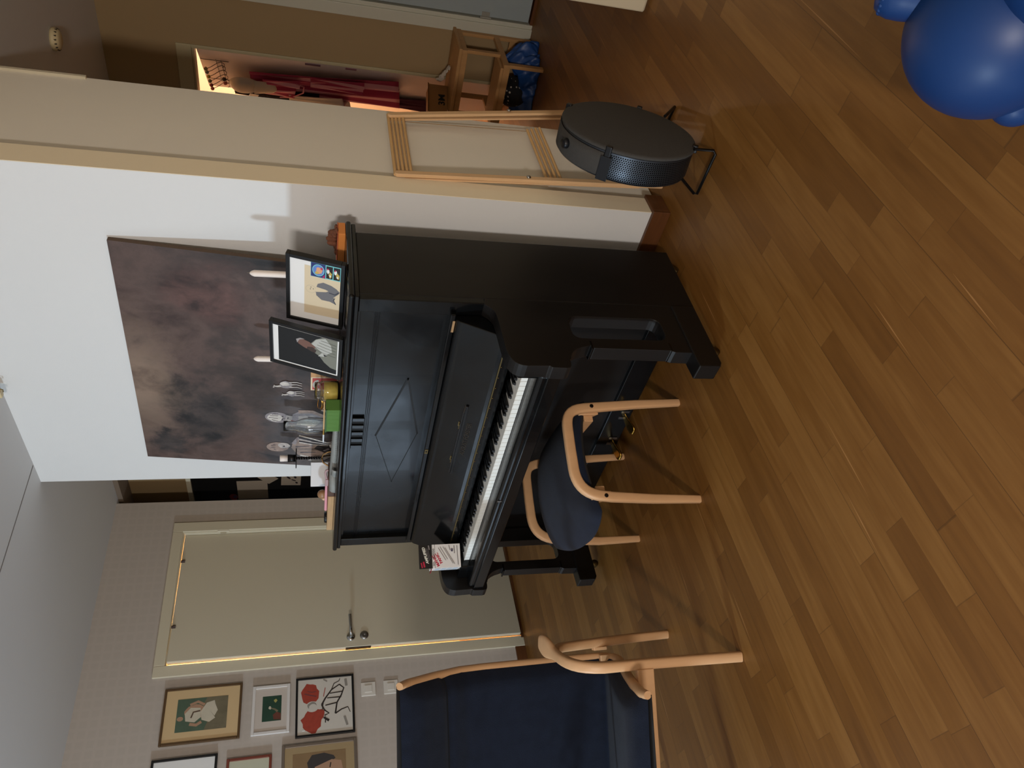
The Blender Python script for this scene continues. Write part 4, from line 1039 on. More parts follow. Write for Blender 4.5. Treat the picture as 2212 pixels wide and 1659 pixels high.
for pts, a, b in ((((.155, .170), (.19, .150), (.235, .115), (.262, .070)), .010, .006), (((.262, .070), (.24, .045), (.20, .060), (.16, .085), (.10, .095)), .007, .009), (((.155, .170), (.125, .155), (.105, .13), (.095, .155)), .009, .007), (((.10, .095), (.12, .060), (.13, .025)), .008, .005), (((.13, .025), (.10, .012)), .004, .004), (((.235, .115), (.27, .10), (.282, .072), (.296, .066)), .005, .004), (((.16, .085), (.15, .15)), .007, .006), (((.19, .06), (.19, .14)), .007, .005), (((.22, .055), (.215, .125)), .006, .005), (((.175, .16), (.125, .168)), .006, .004), (((.085, .16), (.065, .13)), .009, .014), (((.09, .15), (.055, .15)), .004, .006)):
    s_ += [(AD, strip(list(pts), a, b))]
s_ += [(AG, strip([(.03, .03), (.08, .045)], .012)), (AG, strip([(.25, .03), (.29, .035)], .014)), (AG, strip([(.285, .14), (.298, .16)], .006)), (AR, strip([(.2, .16), (.25, .15)], .004)), (MATW, [(.020, .262), (.026, .262), (.026, .276), (.020, .276)])]
wall_frame('black framed abstract drawing with red blotches and dark lines beside the light switches', 1.404, 1.732, 1.077, 1.402, .012, BLACKF, OFF, .0, s_)
wall_frame('black framed white print, its edge at the top left of the picture group', 1.060, 1.374, 1.796, 2.120, .0125, BLACKF, MATW, .0, [(GREYP, blob(.15, .16, .05, .06, jit=.1))])
wall_frame('reddish wooden framed pale picture in the middle of the outer column', 1.080, 1.338, 1.520, 1.749, .014, REDF, mat('pale_green_mat', (190, 190, 168), .8), .0, [(GRNA, blob(.10, .10, .03, .04, jit=.1))])
s_ = [(mat('portrait_ground', (134, 108, 76), .7, noise=.15, nscale=14), [(.05, .045), (.275, .045), (.275, .325), (.05, .325)]), (mat('portrait_hair', (58, 54, 52), .7), [(.18, .240), (.225, .250), (.262, .225), (.268, .16), (.25, .11), (.235, .10), (.22, .12), (.17, .20)]), (SKA, [(.14, .20), (.20, .21), (.23, .12), (.22, .07), (.17, .06), (.13, .10)]), (AD, strip([(.19, .13), (.215, .125)], .006))]
wall_frame('silver grey framed brown portrait, lowest left of the picture group', 1.030, 1.372, 1.071, 1.470, .016, GRYF, mat('tan_mat', (160, 138, 102), .8), .0, s_)

# wall switches
SW = mat('switch_plastic', (214, 208, 198), .35)
for z0, lb in ((.951, 'upper white wall switch beside the left door casing'), (.820, 'lower white wall switch beside the left door casing')):
    t = thing('light_switch', lb, 'light switch', (XL, 1.636, z0), 0, 'wall switches by the door')
    c = MB(); c.prism([(.0, .0), (.080, 0), (.080, .084), (0, .084)], (XL + .0006, 1.597, z0), (0, 1, 0), (0, 0, 1), (.008, 0, 0)); c.build('plate', SW, t, bevel=.003)
    c = MB(); c.obox((XL + .0088, 1.597 + .019, z0 + .021), (0, .042, 0), (0, 0, .042), (.004, 0, 0)); c.build('rocker', SW, t, bevel=.002)

# ceiling items
t = thing('ceiling_lamp_outlet', 'white ceiling lamp outlet with a hook above the painting', 'ceiling outlet', (-2.46, 2.10, ZC))
oc = (-2.478, 2.205, ZC)
MB().lathe([(0, -.0005), (.050, -.0005), (.052, -.004), (.040, -.010), (0, -.010)], oc, (0, 0, 1), 28).build('base_plate', mat('plastic_old', (206, 200, 184), .45), t)
c = MB(); c.box(oc[0] - .022, oc[0] + .012, oc[1] - .012, oc[1] + .012, ZC - .030, ZC - .0095); c.build('socket_block', mat('plastic_cream', (206, 190, 150), .45), t, bevel=.003)
c = MB(); c.tube([(oc[0] + .022, oc[1], ZC - .008), (oc[0] + .022, oc[1], ZC - .026), (oc[0] + .016, oc[1], ZC - .038), (oc[0] + .004, oc[1], ZC - .036)], .0022, 8); c.build('hook', BRASSD, t)
t = thing('smoke_alarm', 'round cream smoke alarm on the hall ceiling', 'smoke alarm', (-1.81, 3.87, ZC))
MB().lathe([(0, -.0005), (.052, -.0005), (.053, -.012), (.044, -.030), (.030, -.036), (0, -.036)], (-1.815, 3.87, ZC), (0, 0, 1), 32).build('housing', mat('alarm_plastic', (206, 190, 150), .5), t)
c = MB()
for k in range(16):
    a = 2 * PI * k / 16; c.box(-1.815 + .047 * math.cos(a) - .0025, -1.815 + .047 * math.cos(a) + .0025, 3.87 + .047 * math.sin(a) - .0025, 3.87 + .047 * math.sin(a) + .0025, ZC - .028, ZC - .016)
c.build('vent_slots', mat('slot_dark', (60, 50, 40), .7), t)


# ---------------------------------------------------------------- foot stool used as a piano seat
def legrod(mb, pts, r0=.0185, r1=.014, seg=12, flat=1.0):
    pass


ot = thing('footstool', 'navy upholstered beech footstool pulled up to the piano keyboard', 'stool', (-2.22, 1.55, 0))
fa = [Vector((-1.893, 1.661, 0)), Vector((-2.004, 1.291, 0))]; fbb = [Vector((-2.431, 1.811, 0)), Vector((-2.534, 1.448, 0))]
for (A_, B_), sgn in ((fa, 1), (fbb, -1)):
    L_ = (B_ - A_).length; u = (B_ - A_) / L_; side = Vector((0, 0, 1)).cross(u) * 1.0
    pr = [(0.004, 0.0), (.012, .18), (.024, .34)] + bez((.028, .39), (.034, .455), (.065, .462), (.115, .462), 8) + [(.19, .463)] + bez((.26, .462), (.31, .460), (.345, .44), (.357, .385), 8) + [(.364, .34), (.376, .18), (L_ - .003, 0.0)]
    pts = [A_ + u * a + Vector((0, 0, b)) for a, b in pr]
    n_ = len(pts); rr = []
    for i in range(n_):
        z = pr[i][1]; k = .0135 + .0050 * min(1, z / .36)
        rr.append((k, .0135 if z > .03 else .0120))
    g = MB().tube(pts, rr, 20, up=side, sq=.55); g.build('bent_frame', BEECH, ot, bevel=0)
    out = 1 if side.dot(A_ - Vector((-2.22, 1.55, 0))) > 0 else -1
    for a, z in ((.025, .362), (L_ - .024, .362)):
        c = A_ + u * a + Vector((0, 0, z)) + side * out * .0142
        MB().lathe([(0, 0), (.0072, 0), (.0070, .0016), (.003, .0012), (0, .0002)], c, side * out, 16).build('bolt', mat('bolt_dark', (30, 24, 20), .35, metal=.6), ot)
    for a, d in ((.034, 1), (L_ - .034, -1)):
        p0 = A_ + u * a
        MB().prism([(.010, .330), (.010, .404), (.110, .404), (.110, .398), (.045, .352)], p0 - u * .014, -side * out, (0, 0, 1), u * .028).build('corner_block', BEECH, ot, bevel=.002)
Oc = (fa[0] + fa[1] + fbb[0] + fbb[1]) / 4
us = ((fa[1] - fa[0]) + (fbb[1] - fbb[0])).normalized(); ws = Vector((0, 0, 1)).cross(us).normalized()
if ws.dot(fa[0] - Oc) < 0: ws = -ws
HWs = abs((fa[0] - Oc).dot(ws)) - .017


def seat_pt(a, b, top):
    # a along depth -1..1, b across -1..1
    s = a * .258; e = 1 - .20 * abs(b) ** 2.5; ae = a * e
    z = .440 - .052 * (abs(ae) ** 2.0) - .016 * abs(ae) ** 6 - .004 * b * b
    r = max(0.0, 1 - abs(a) ** 7) * max(0, 1 - abs(b) ** 12)
    z = z - .019 + (.022 * r ** .5 if top else -.020 * r ** .5)
    return Oc + us * (s * e + .006) + ws * (b * HWs) + Vector((0, 0, z - .004))


g = MB()
NU, NV = 40, 36
g.surf(lambda p, q: seat_pt(math.sin((p - .5) * PI), math.sin((q - .5) * PI), True), NU, NV)
g.build('seat', NAVY, ot)
g = MB(); g.surf(lambda p, q: seat_pt(math.sin((p - .5) * PI), math.sin((.5 - q) * PI), False), NU, NV)
g.build('seat_underside', MDARK, ot)
g = MB()
for k in (-1, 1):
    c = Oc + us * (k * .135); g.obox(c - ws * (HWs - .002) + Vector((0, 0, .350)) - us * .012, ws * 2 * (HWs - .002), us * .024, (0, 0, .035))
g.build('cross_rail', BEECH, ot, bevel=.003)

# ---------------------------------------------------------------- high-backed armchair at the lower left
P1 = Vector((-2.124, .770, 0)); P2 = Vector((-2.560, 1.042, 0)); ua = (P2 - P1).normalized(); na = Vector((-ua.y * -1, 0, 0))
na = Vector((0, 0, 1)).cross(ua).normalized()      # towards the chair's other side
ac = thing('armchair', 'navy high backed beech armchair at the left front edge', 'armchair', (P1 + P2) / 2 + na * .30)


def cp(s, o, z): return P1 + ua * s + na * o + Vector((0, 0, z))


CWID = .66
for off, sg in ((0.0, 1), (CWID, -1)):
    def q_(s, o, z): return cp(s, off + sg * o, z)
    pts = [q_(0, 0, 0), q_(.018, 0, .15), q_(.032, 0, .30), q_(.036, 0, .40)] + [q_(*p) for p in bez((.040, 0, .46), (.05, -.002, .545), (.11, -.010, .560), (.17, -.022, .566), 8)] + [q_(*p) for p in bez((.195, -.026, .569), (.225, -.034, .574), (.25, -.040, .580), (.296, -.048, .584), 14)]
    n_ = len(pts); rr = []
    for i in range(n_):
        if i < 4: rr.append((.0165 + .001 * i, .0165))
        elif i < 13: rr.append((.0185 - .0008 * (i - 4), .0175))
        else:
            k = (i - 12) / (n_ - 13); rr.append((.0115 - .004 * k, .0175 + .018 * math.sin(min(1, k * 1.25) * PI / 2) * max(.25, math.sqrt(max(0, 1 - max(0, (k - .60) / .42) ** 2)))))
    MB().tube(pts, rr, 20, up=na, sq=.6).build('arm_and_leg', BEECH, ac)
    pts = [q_(.512, 0, 0), q_(.500, 0, .15), q_(.475, 0, .28), q_(.440, -.002, .40), q_(.400, -.006, .475), q_(.330, -.012, .520), q_(.25, -.018, .545)]
    MB().tube(pts, [(.016, .0155), (.018, .0165), (.020, .017), (.020, .017), (.019, .016), (.016, .013), (.012, .009)], 18, up=na, sq=.6).build('leg', BEECH, ac)
    MB().prism([(.475, .270), (.445, .280), (.445, .330), (.462, .335)], q_(0, .012, 0), ua, (0, 0, 1), na * .012 * sg).build('corner_block', BEECH, ac, bevel=.002)
    # side rail of back and seat in one bend
    ro = .052
    rail = [(.305, 1.062), (.340, 1.030), (.415, .930), (.468, .835), (.482, .740), (.484, .60), (.488, .47), (.482, .36)] + bez((.478, .31), (.468, .262), (.44, .248), (.38, .262), 6) + [(.26, .301), (.12, .345), (-.02, .385), (-.11, .402), (-.135, .398)]
    pts = [q_(s, ro, z) for s, z in rail]
    MB().tube(pts, [(.014, .012)] + [(.0165, .0145)] * (len(pts) - 2) + [(.013, .012)], 12, up=na).build('side_rail', BEECH, ac)
railp = [Vector((s, z)) for s, z in rail]


def rail_at(t):
    # by arc length
    Ls = [0]
    for i in range(1, len(railp)): Ls.append(Ls[-1] + (railp[i] - railp[i - 1]).length)
    d = t * Ls[-1]
    for i in range(1, len(Ls)):
        if Ls[i] >= d - 1e-9:
            k = (d - Ls[i - 1]) / (Ls[i] - Ls[i - 1]); p = railp[i - 1].lerp(railp[i], k); tn = (railp[i] - railp[i - 1]).normalized(); return p, tn
    return railp[-1], (railp[-1] - railp[-2]).normalized()


wi = CWID - 2 * .052


def shell(t, b, d):
    """t along rail, b across 0..1, d offset towards the sitter"""
    p, _ = rail_at(t); pa, _ = rail_at(max(0, t - .03)); pb, _ = rail_at(min(1, t + .03)); tn = (pb - pa).normalized()
    nn = Vector((-tn.y, tn.x)) * -1
    if nn.x > 0 and t < .5: nn = -nn
    if nn.y < 0 and t >= .5: nn = -nn
    q = p + nn * d
    return cp(q.x, .052 + b * wi, q.y)


def cushion(p, q):
    t = p; b = q
    edge = min(1, 12 * min(b, 1 - b) + .0) ** .5 if min(b, 1 - b) < 1 / 12 else 1
    seam = .014 * math.exp(-((t - .135) / .008) ** 2)
    e2 = min(1, 22 * min(t, 1 - t)) ** .5
    ripple = .0025 * math.sin(t * 46 + b * 5) * math.exp(-((t - .58) / .10) ** 2)
    return shell(t, b * 1.0, (.010 + .034 * edge) * e2 - seam + .006 * math.sin(b * PI) + ripple)


g = MB().surf(cushion, 90, 24); g.build('cushion', NAVY, ac)
g = MB().tube([cushion(.135, .02 + .96 * i / 24) + ua * -.0015 for i in range(25)], .0022, 6); g.build('seam', mat('seam_black', (8, 9, 12), .95), ac)
g = MB().surf(lambda p, q: shell(p, q, -.012), 60, 6); g.build('cushion_back', MDARK, ac, solid=.002)
g = MB(); g.obox(cp(.012, .012, .302), na * (CWID - .024), ua * .022, (0, 0, .056)); g.build('front_cross_rail', BEECH, ac, bevel=.003)
g = MB(); g.obox(cp(.440, .040, .275), na * (CWID - .08), ua * .020, (0, 0, .034)); g.build('rear_cross_rail', BEECH, ac, bevel=.003)

# ---------------------------------------------------------------- folding drying rack against the cream wall end
rk = thing('drying_rack', 'folded wooden clothes drying rack leaning on the wall end beside the piano', 'drying rack', (-1.45, 2.64, 0))
XW = -1.465


def bar(x0, y0, z0, x1, y1, z1, w=.026, th=.010, name='post', m=PINE):
    a = Vector((x0, y0, z0)); b = Vector((x1, y1, z1)); d = (b - a).normalized(); s = Vector((1, 0, 0)).cross(d).normalized(); X = d.cross(s).normalized()
    k = 8; pts = [((0 + w / 2 * math.sin(i * PI / k)) * -1, w / 2 * math.cos(i * PI / k)) for i in range(k + 1)]
    L = (b - a).length
    out = [(-w / 2 * math.sin(i * PI / k), w / 2 * math.cos(i * PI / k)) for i in range(k + 1)] + [(L + w / 2 * math.sin(i * PI / k), -w / 2 * math.cos(i * PI / k)) for i in range(k + 1)]
    return MB().prism(out, a - X * th / 2, d, s, X * th).build(name, m, rk, bevel=.002)


bar(-1.452, 2.366, 1.052, -1.415, 2.386, .014, .024, .014)
bar(-1.470, 2.368, 1.040, -1.436, 2.398, .100, .016, .008)
bar(-1.446, 2.782, 1.050, -1.400, 2.950, .014, .026, .012)
bar(-1.474, 2.800, 1.050, -1.436, 2.925, .200, .018, .008)
for i in range(5):
    z = 1.060 - i * .0145; g = MB().tube([(-1.456 + i * .001, 2.364, z), (-1.456 + i * .001, 2.800, z)], .0058 if i else .0065, 8); g.build('dowel', DOWEL, rk)
for i in range(4):
    z = .478 - i * .0165; g = MB().tube([(-1.462 + i * .005, 2.400, z - .012), (-1.455 + i * .005, 2.795, z)], .0058, 8); g.build('dowel', DOWEL, rk)
g = MB().tube([(-1.468, 2.375, 1.0), (-1.466, 2.392, .47)], .0018, 6); g.build('cord', mat('cord', (150, 124, 92), .9), rk)
g = MB().tube([(-1.476, 2.795, 1.0), (-1.462, 2.798, .48)], .0018, 6); g.build('cord', mat('cord', (150, 124, 92), .9), rk)
for (x, y, z) in ((-1.4275, 2.380, .56), (-1.4115, 2.862, .555)):
    g = MB().lathe([(0, 0), (.009, 0), (.009, .003), (.005, .006), (0, .006)], (x, y, z), (1, 0, 0), 12); g.build('bolt', CHROME, rk)

# ---------------------------------------------------------------- round black drum on wire feet
dm_ = thing('round_drum', 'round black perforated drum with grey felt face standing on wire feet by the drying rack', 'drum', (-1.15, 2.27, 0))
yaw = .11; nd = Vector((math.cos(yaw), math.sin(yaw), .004)).normalized(); ad = Vector((-math.sin(yaw), math.cos(yaw), 0)); bd = nd.cross(ad)
DC = Vector((-1.130, 2.270, .281)); DR = .2420; DT = .112
FELT = mat('grey_felt', (60, 58, 55), .95, noise=.15, nscale=120, bump=.3, bscale=400)


def perf():
    m = bpy.data.materials.new('perforated_metal'); m.use_nodes = True; nt = m.node_tree; N = nt.nodes; L = nt.links
    b = N['Principled BSDF']; b.inputs['Metallic'].default_value = .85; b.inputs['Roughness'].default_value = .38
    uv = N.new('ShaderNodeUVMap'); uv.uv_map = 'uv'
    sp = N.new('ShaderNodeSeparateXYZ'); L.new(uv.outputs[0], sp.inputs[0])

    def mt(op, a, b_=None):
        n = N.new('ShaderNodeMath'); n.operation = op
        for i, x in enumerate((a, b_)):
            if x is None: continue
            if isinstance(x, (int, float)): n.inputs[i].default_value = x
            else: L.new(x, n.inputs[i])
        return n.outputs[0]
    P_ = .0078
    u_ = mt('DIVIDE', sp.outputs['X'], P_); v_ = mt('DIVIDE', sp.outputs['Y'], P_ * .866)
    row = mt('FLOOR', v_); sh_ = mt('MULTIPLY', mt('MODULO', mt('ADD', row, 200.0), 2.0), .5)
    fx = mt('SUBTRACT', mt('FRACT', mt('ADD', u_, sh_)), .5); fy = mt('MULTIPLY', mt('SUBTRACT', mt('FRACT', v_), .5), .866)
    d = mt('SQRT', mt('ADD', mt('MULTIPLY', fx, fx), mt('MULTIPLY', fy, fy)))
    hole_ = mt('LESS_THAN', d, .30)
    inz = mt('MULTIPLY', mt('GREATER_THAN', sp.outputs['Y'], .020), mt('LESS_THAN', sp.outputs['Y'], .105))
    hole_ = mt('MULTIPLY', hole_, inz)
    mx = N.new('ShaderNodeMix'); mx.data_type = 'RGBA'; L.new(hole_, mx.inputs[0]); mx.inputs[6].default_value = (*S2L((72, 76, 82)), 1); mx.inputs[7].default_value = (.001, .001, .001, 1)
    L.new(mx.outputs[2], b.inputs['Base Color'])
    L.new(mt('SUBTRACT', .85, mt('MULTIPLY', hole_, .85)), b.inputs['Metallic'])
    sp2 = mt('SUBTRACT', .5, mt('MULTIPLY', hole_, .5)); L.new(sp2, b.inputs['Specular IOR Level'])
    return m


PERF = perf()


def drum_wall(name, a0, a1, m, r0, d0, d1, nseg):
    mb = MB(); uvs = []
    vs = []
    for i in range(nseg + 1):
        a = math.radians(a0 + (a1 - a0) * i / nseg)
        for k, dd in enumerate((d0, d0 + (d1 - d0) * .5, d1 - .012, d1 - .004, d1)):
            rr_ = r0 * (1 if k < 3 else (.985 if k == 3 else .95))
            vs.append(DC - nd * dd + (ad * math.cos(a) + bd * math.sin(a)) * rr_); uvs.append((a * r0, dd))
    fs = [(i * 5 + j, (i + 1) * 5 + j, (i + 1) * 5 + j + 1, i * 5 + j + 1) for i in range(nseg) for j in range(4)]
    mb.add(vs, fs, 0, True); o = mb.build(name, m, dm_)
    ul = o.data.uv_layers.new(name='uv')
    for lp in o.data.loops: ul.data[lp.index].uv = uvs[lp.vertex_index]
    return o


# angle 0 points to +Y (away), 90 is up/down along bd
drum_wall('perforated_wall', 0, 360, PERF, DR - .004, .016, DT, 120)
g = MB().lathe([(0, -.0), (DR - .012, 0.0), (DR - .003, -.004), (DR - .001, -.010), (DR - .003, -.014), (DR - .02, -.015)], DC, nd, 72); g.build('felt_face', FELT, dm_)
g = MB().lathe([(DR - .02, -.014), (DR - .009, -.015), (DR - .009, -.024), (DR - .004, -.025)], DC, nd, 72); g.build('dark_groove', BLACKG, dm_)
g = MB().lathe([(DR * .95 - .004, -DT), (DR * .5, -DT - .003), (0, -DT - .003)], DC, nd, 60); g.build('rear_face', BLACKM, dm_)
# felt wrapped upper part (towards the near upper rim)
up_s = 1 if bd.z > 0 else -1


def dang(deg):
    """deg measured from straight up towards the near (-Y) side"""
    t = math.radians(deg); return ad * (-math.sin(t)) + bd * (up_s * math.cos(t))


vs = []; NA = 30
for i in range(NA + 1):
    a = -70 + 122 * i / NA
    for dd, rr_ in ((.022, DR - .001), (.05, DR - .0005), (DT - .014, DR - .001), (DT - .004, DR - .012)):
        vs.append(DC - nd * dd + dang(a) * rr_)
g = MB().add(vs, [(i * 4 + j, (i + 1) * 4 + j, (i + 1) * 4 + j + 1, i * 4 + j + 1) for i in range(NA) for j in range(3)], 0, True)
g.build('felt_cover', FELT, dm_, solid=.003)
CLB = mat('clip_black', (20, 21, 24), .4, metal=.3)
# strap clip at the end of the felt cover
vs = MB(); d0 = dang(55); t0 = dang(55 + 90)
vs.obox(DC + nd * .004 + d0 * (DR - .012) - t0 * .011, t0 * .022, -nd * (DT + .006), d0 * .016); vs.build('strap_clip', CLB, dm_, bevel=.004)
vs = MB(); vs.obox(DC - nd * .03 + d0 * (DR + .003) - t0 * .019, t0 * .038, -nd * (DT - .03), d0 * .003); vs.build('strap_plate', CLB, dm_, bevel=.001)
for a, nm in ((-40, 'rim_clip'), (152, 'rim_clip'), (-118, 'rim_clip')):
    d1 = dang(a); t1 = dang(a + 90); MB().obox(DC + nd * .005 + d1 * (DR - .014) - t1 * .010, t1 * .020, -nd * .026, d1 * .020).build(nm, CLB, dm_, bevel=.003)
d1 = dang(14); MB().lathe([(0, 0), (.017, 0), (.018, .006), (.017, .018), (.012, .021), (0, .021)], DC - nd * .055 + d1 * (DR - .002), d1, 20).build('knob', CLB, dm_)
# wire feet: U-shaped, one at each lower side
WIRE = mat('foot_wire', (16, 16, 17), .4, metal=.5)
fA = DC + dang(143) * (DR - .004); fB = DC - nd * (DT - .004) + dang(143) * (DR - .01)
g = MB().tube([fA + nd * .003, Vector((-1.112, 2.135, .012)), Vector((-1.118, 2.122, .0075)), Vector((-1.28, 2.126, .0075)), Vector((-1.288, 2.140, .012)), fB], .0052, 8); g.build('wire_foot', WIRE, dm_)
fA = DC + dang(-143) * (DR - .004); fB = DC - nd * (DT - .004) + dang(-143) * (DR - .01)
g = MB().tube([fA + nd * .003, Vector((-1.150, 2.515, .012)), Vector((-1.155, 2.525, .0075)), Vector((-1.275, 2.545, .0075)), Vector((-1.285, 2.540, .012)), fB], .0062, 8); g.build('wire_foot', WIRE, dm_)

# ---------------------------------------------------------------- hall: step stool, carton, bag
ss = thing('step_stool', 'wooden two step stool against the hall back wall', 'step stool', (-2.05, 4.5, 0))
SX0, SX1 = -2.245, -1.825
SZ = .505
g = MB().box(SX0 - .01, SX1 + .01, 4.385, 4.708, SZ - .020, SZ); g.build('seat', PINED, ss, bevel=.004)
g = MB().box(SX0 + .02, SX1 - .02, 4.262, 4.455, .248, .266); g.build('step', PINED, ss, bevel=.003)
for x in (SX0, SX1 - .020):
    g = MB(); g.obox((x, 4.655, 0), (.02, 0, 0), (0, .036, 0), (0, .004, SZ - .02)); g.build('leg', PINED, ss, bevel=.002)
    g = MB(); g.obox((x, 4.270, 0), (.02, 0, 0), (0, .036, 0), (0, .0, .250)); g.build('leg', PINED, ss, bevel=.002)
    g = MB(); g.obox((x, 4.405, .235), (.02, 0, 0), (0, .032, 0), (0, .0, SZ - .255)); g.build('leg', PINED, ss, bevel=.002)
    g = MB(); g.box(x - .001, x + .021, 4.262, 4.69, .215, .248); g.build('side_rail', PINED, ss, bevel=.002)
    g = MB(); g.box(x - .001, x + .021, 4.395, 4.705, SZ - .052, SZ - .020); g.build('side_rail', PINED, ss, bevel=.002)
for y, z0, z1 in ((4.405, SZ - .058, SZ - .022), (4.670, SZ - .058, SZ - .022), (4.274, .205, .246), (4.664, .10, .14)):
    g = MB(); g.box(SX0 + .02, SX1 - .02, y, y + .016, z0, z1); g.build('cross_rail', PINED, ss, bevel=.002)
ca = thing('cardboard_carton', 'brown cardboard carton with black lettering on the step stool', 'carton', (-2.2, 4.52, SZ))
c0 = Vector((-2.150, 4.600, SZ + .001)); d_ = Vector((-.63, -.775, 0)).normalized(); dn = Vector((.775, -.63, 0))
g = MB().obox(c0, d_ * .185, -dn * .13, (0, 0, .118)); g.build('carton_body', mat('cardboard', (150, 108, 64), .8, noise=.08), ca, bevel=.002)
text('lettering', '3M', .058, c0 + d_ * .135 + dn * .0012 + Vector((0, 0, .018)), -d_, (0, 0, 1), mat('carton_ink', (22, 18, 16), .7), ca, bold=.0016)
g = MB().obox(c0 + Vector((0, 0, .118)), d_ * .185, dn * .002, Vector((0, 0, .012)) + dn * .02); g.build('flap', MATS['cardboard'], ca)
g = MB(); rg = random.Random(5)
base_p = Vector((-2.00, 4.53, SZ + .002))


def crump(p, q):
    r = random.Random(int(p * 12) * 31 + int(q * 8)); return base_p + Vector((-.11 * p + r.uniform(-.006, .006), .03 * p + .05 * q + r.uniform(-.006, .006), .004 + .075 * p * (1 - abs(q - .5)) + r.uniform(0, .012)))


g.surf(crump, 12, 8); tag(g.build('crumpled_paper', mat('white_tissue', (190, 180, 168), .7), solid=.001), 'crumpled white paper on the step stool beside the carton', 'paper')

# blue plastic bag with polka dot cloth under the stool
BLUE = mat('blue_plastic_sheet', (26, 62, 118), .42, noise=.3, nscale=14, bump=.6, bscale=26)
bg = thing('blue_bag', 'blue plastic bag slumped on the floor under the step stool', 'bag', (-2.0, 4.40, 0))
g = MB()


def bagf(p, q):
    a = 2 * PI * p; h = q
    wob = 1 + .08 * math.sin(5 * a + 3 * h) + .07 * math.sin(11 * a + 7 * h) + .045 * math.sin(17 * a - 6 * h) + .03 * math.sin(29 * a + 9 * h)
    rx = (.205 + .02 * math.sin(h * PI)) * (1 - .45 * h ** 2) * wob; ry = (.150) * (1 - .45 * h ** 2) * wob
    zz = (.145 + .045 * math.sin(a * 2 + 1.2) + .02 * math.cos(a)) * h
    return Vector((-1.985 + rx * math.cos(a), 4.460 + ry * math.sin(a) * .95 + .0, .004 + zz))


g.surf(bagf, 140, 18); g.surf(lambda p, q: Vector((-1.985, 4.460, .004)) + (bagf(p, 0) - Vector((-1.985, 4.460, .004))) * q, 140, 2)
g.build('bag_body', BLUE, bg, solid=.0015)
DOT = bpy.data.materials.new('polka_dot_cloth'); DOT.use_nodes = True
nt = DOT.node_tree; N = nt.nodes; L = nt.links
vo = N.new('ShaderNodeTexVoronoi'); vo.inputs['Scale'].default_value = 34; vo.inputs['Randomness'].default_value = .35; tc = N.new('ShaderNodeTexCoord'); L.new(tc.outputs['Object'], vo.inputs['Vector'])
ltn = N.new('ShaderNodeMath'); ltn.operation = 'LESS_THAN'; ltn.inputs[1].default_value = .24; L.new(vo.outputs['Distance'], ltn.inputs[0])
mx = N.new('ShaderNodeMix'); mx.data_type = 'RGBA'; L.new(ltn.outputs[0], mx.inputs[0]); mx.inputs[6].default_value = (*S2L((16, 15, 18)), 1); mx.inputs[7].default_value = (*S2L((186, 176, 160)), 1)
L.new(mx.outputs[2], N['Principled BSDF'].inputs['Base Color']); N['Principled BSDF'].inputs['Roughness'].default_value = .9
g = MB()
g.surf(lambda p, q: Vector((-2.055 + .095 * math.cos(2 * PI * p) * math.sin(q * PI) * (1 + .1 * math.sin(6 * PI * p)), 4.410 + .075 * math.sin(2 * PI * p) * math.sin(q * PI), .115 - .075 * math.cos(q * PI) + .012 * math.sin(5 * PI * p))), 32, 16)
tag(g.build('polka_dot_cloth', DOT), 'black cloth with white dots stuffed in the blue bag', 'cloth')
g = MB().surf(lambda p, q: Vector((-2.010 + .065 * math.cos(2 * PI * p) * math.sin(q * PI), 4.425 + .06 * math.sin(2 * PI * p) * math.sin(q * PI), .185 - .045 * math.cos(q * PI) + .01 * math.sin(4 * PI * p))), 28, 14)
tag(g.build('black_cloth', mat('black_cloth', (12, 11, 12), .95)), 'plain black cloth on top of the dotted cloth in the blue bag', 'cloth')

# ---------------------------------------------------------------- things hanging on the open bathroom door
hk = thing('door_hook_rack', 'wire over-the-door hook rack with coloured knobs on the open bathroom door', 'hook rack', onleaf(.28, 1.9))
WR = mat('dark_wire', (80, 66, 60), .4, metal=.6); g = MB()
for s in (.155, .470):
    g.tube([onleaf(s, 2.022, -.02), onleaf(s, 2.0245, .004), onleaf(s, 2.00, .005), onleaf(s, 1.86, .005)], .0022, 6)
for z in (1.905, 1.935): g.tube([onleaf(.14, z, .006), onleaf(.52, z, .006)], .0022, 6)
g.build('wire_frame', WR, hk)
kc = ((.16, (176, 150, 92)), (.215, (150, 142, 130)), (.290, (168, 144, 70)), (.365, (92, 92, 74)), (.44, (96, 22, 24)), (.50, (120, 60, 56)))
for i, (s, c) in enumerate(kc):
    g = MB().tube([onleaf(s, 1.905, .008), onleaf(s, 1.93, .02), onleaf(s + .004, 1.965, .045), onleaf(s + .006, 1.99, .058)], .002, 6); g.build('hook', WR, hk)
    km = mat('knob_colour_%d' % i, c, .4); g = MB().ball(onleaf(s + .006, 1.995, .060), .0125, 14, 8, 0); g.build('knob', km, hk)
    g = MB().tube([onleaf(s, 1.905, .008), onleaf(s, 1.885, .02), onleaf(s, 1.885, .035), onleaf(s, 1.898, .042)], .002, 6); g.build('hook', WR, hk)
for s, c in ((.34, (58, 50, 46)), (.405, (150, 84, 80))):
    g = MB().ball(onleaf(s, 1.905, .050), .014, 14, 8); g.build('knob', mat('lower_knob_%d' % c[0], c, .4), hk)
# white cap
cp_ = thing('cap', 'white cap hanging by its back on the hook rack above the striped apron', 'cap', onleaf(.36, 1.70))
g = MB()


def capf(p, q):
    a = 2 * PI * p; r = math.sin(q * PI * .5)
    return onleaf(.355 + .105 * r * math.cos(a) * (1 + .03 * math.sin(3 * a)), 1.775 + .100 * r * math.sin(a) + .03 * (1 - r), .055 + .055 * math.cos(q * PI * .5))


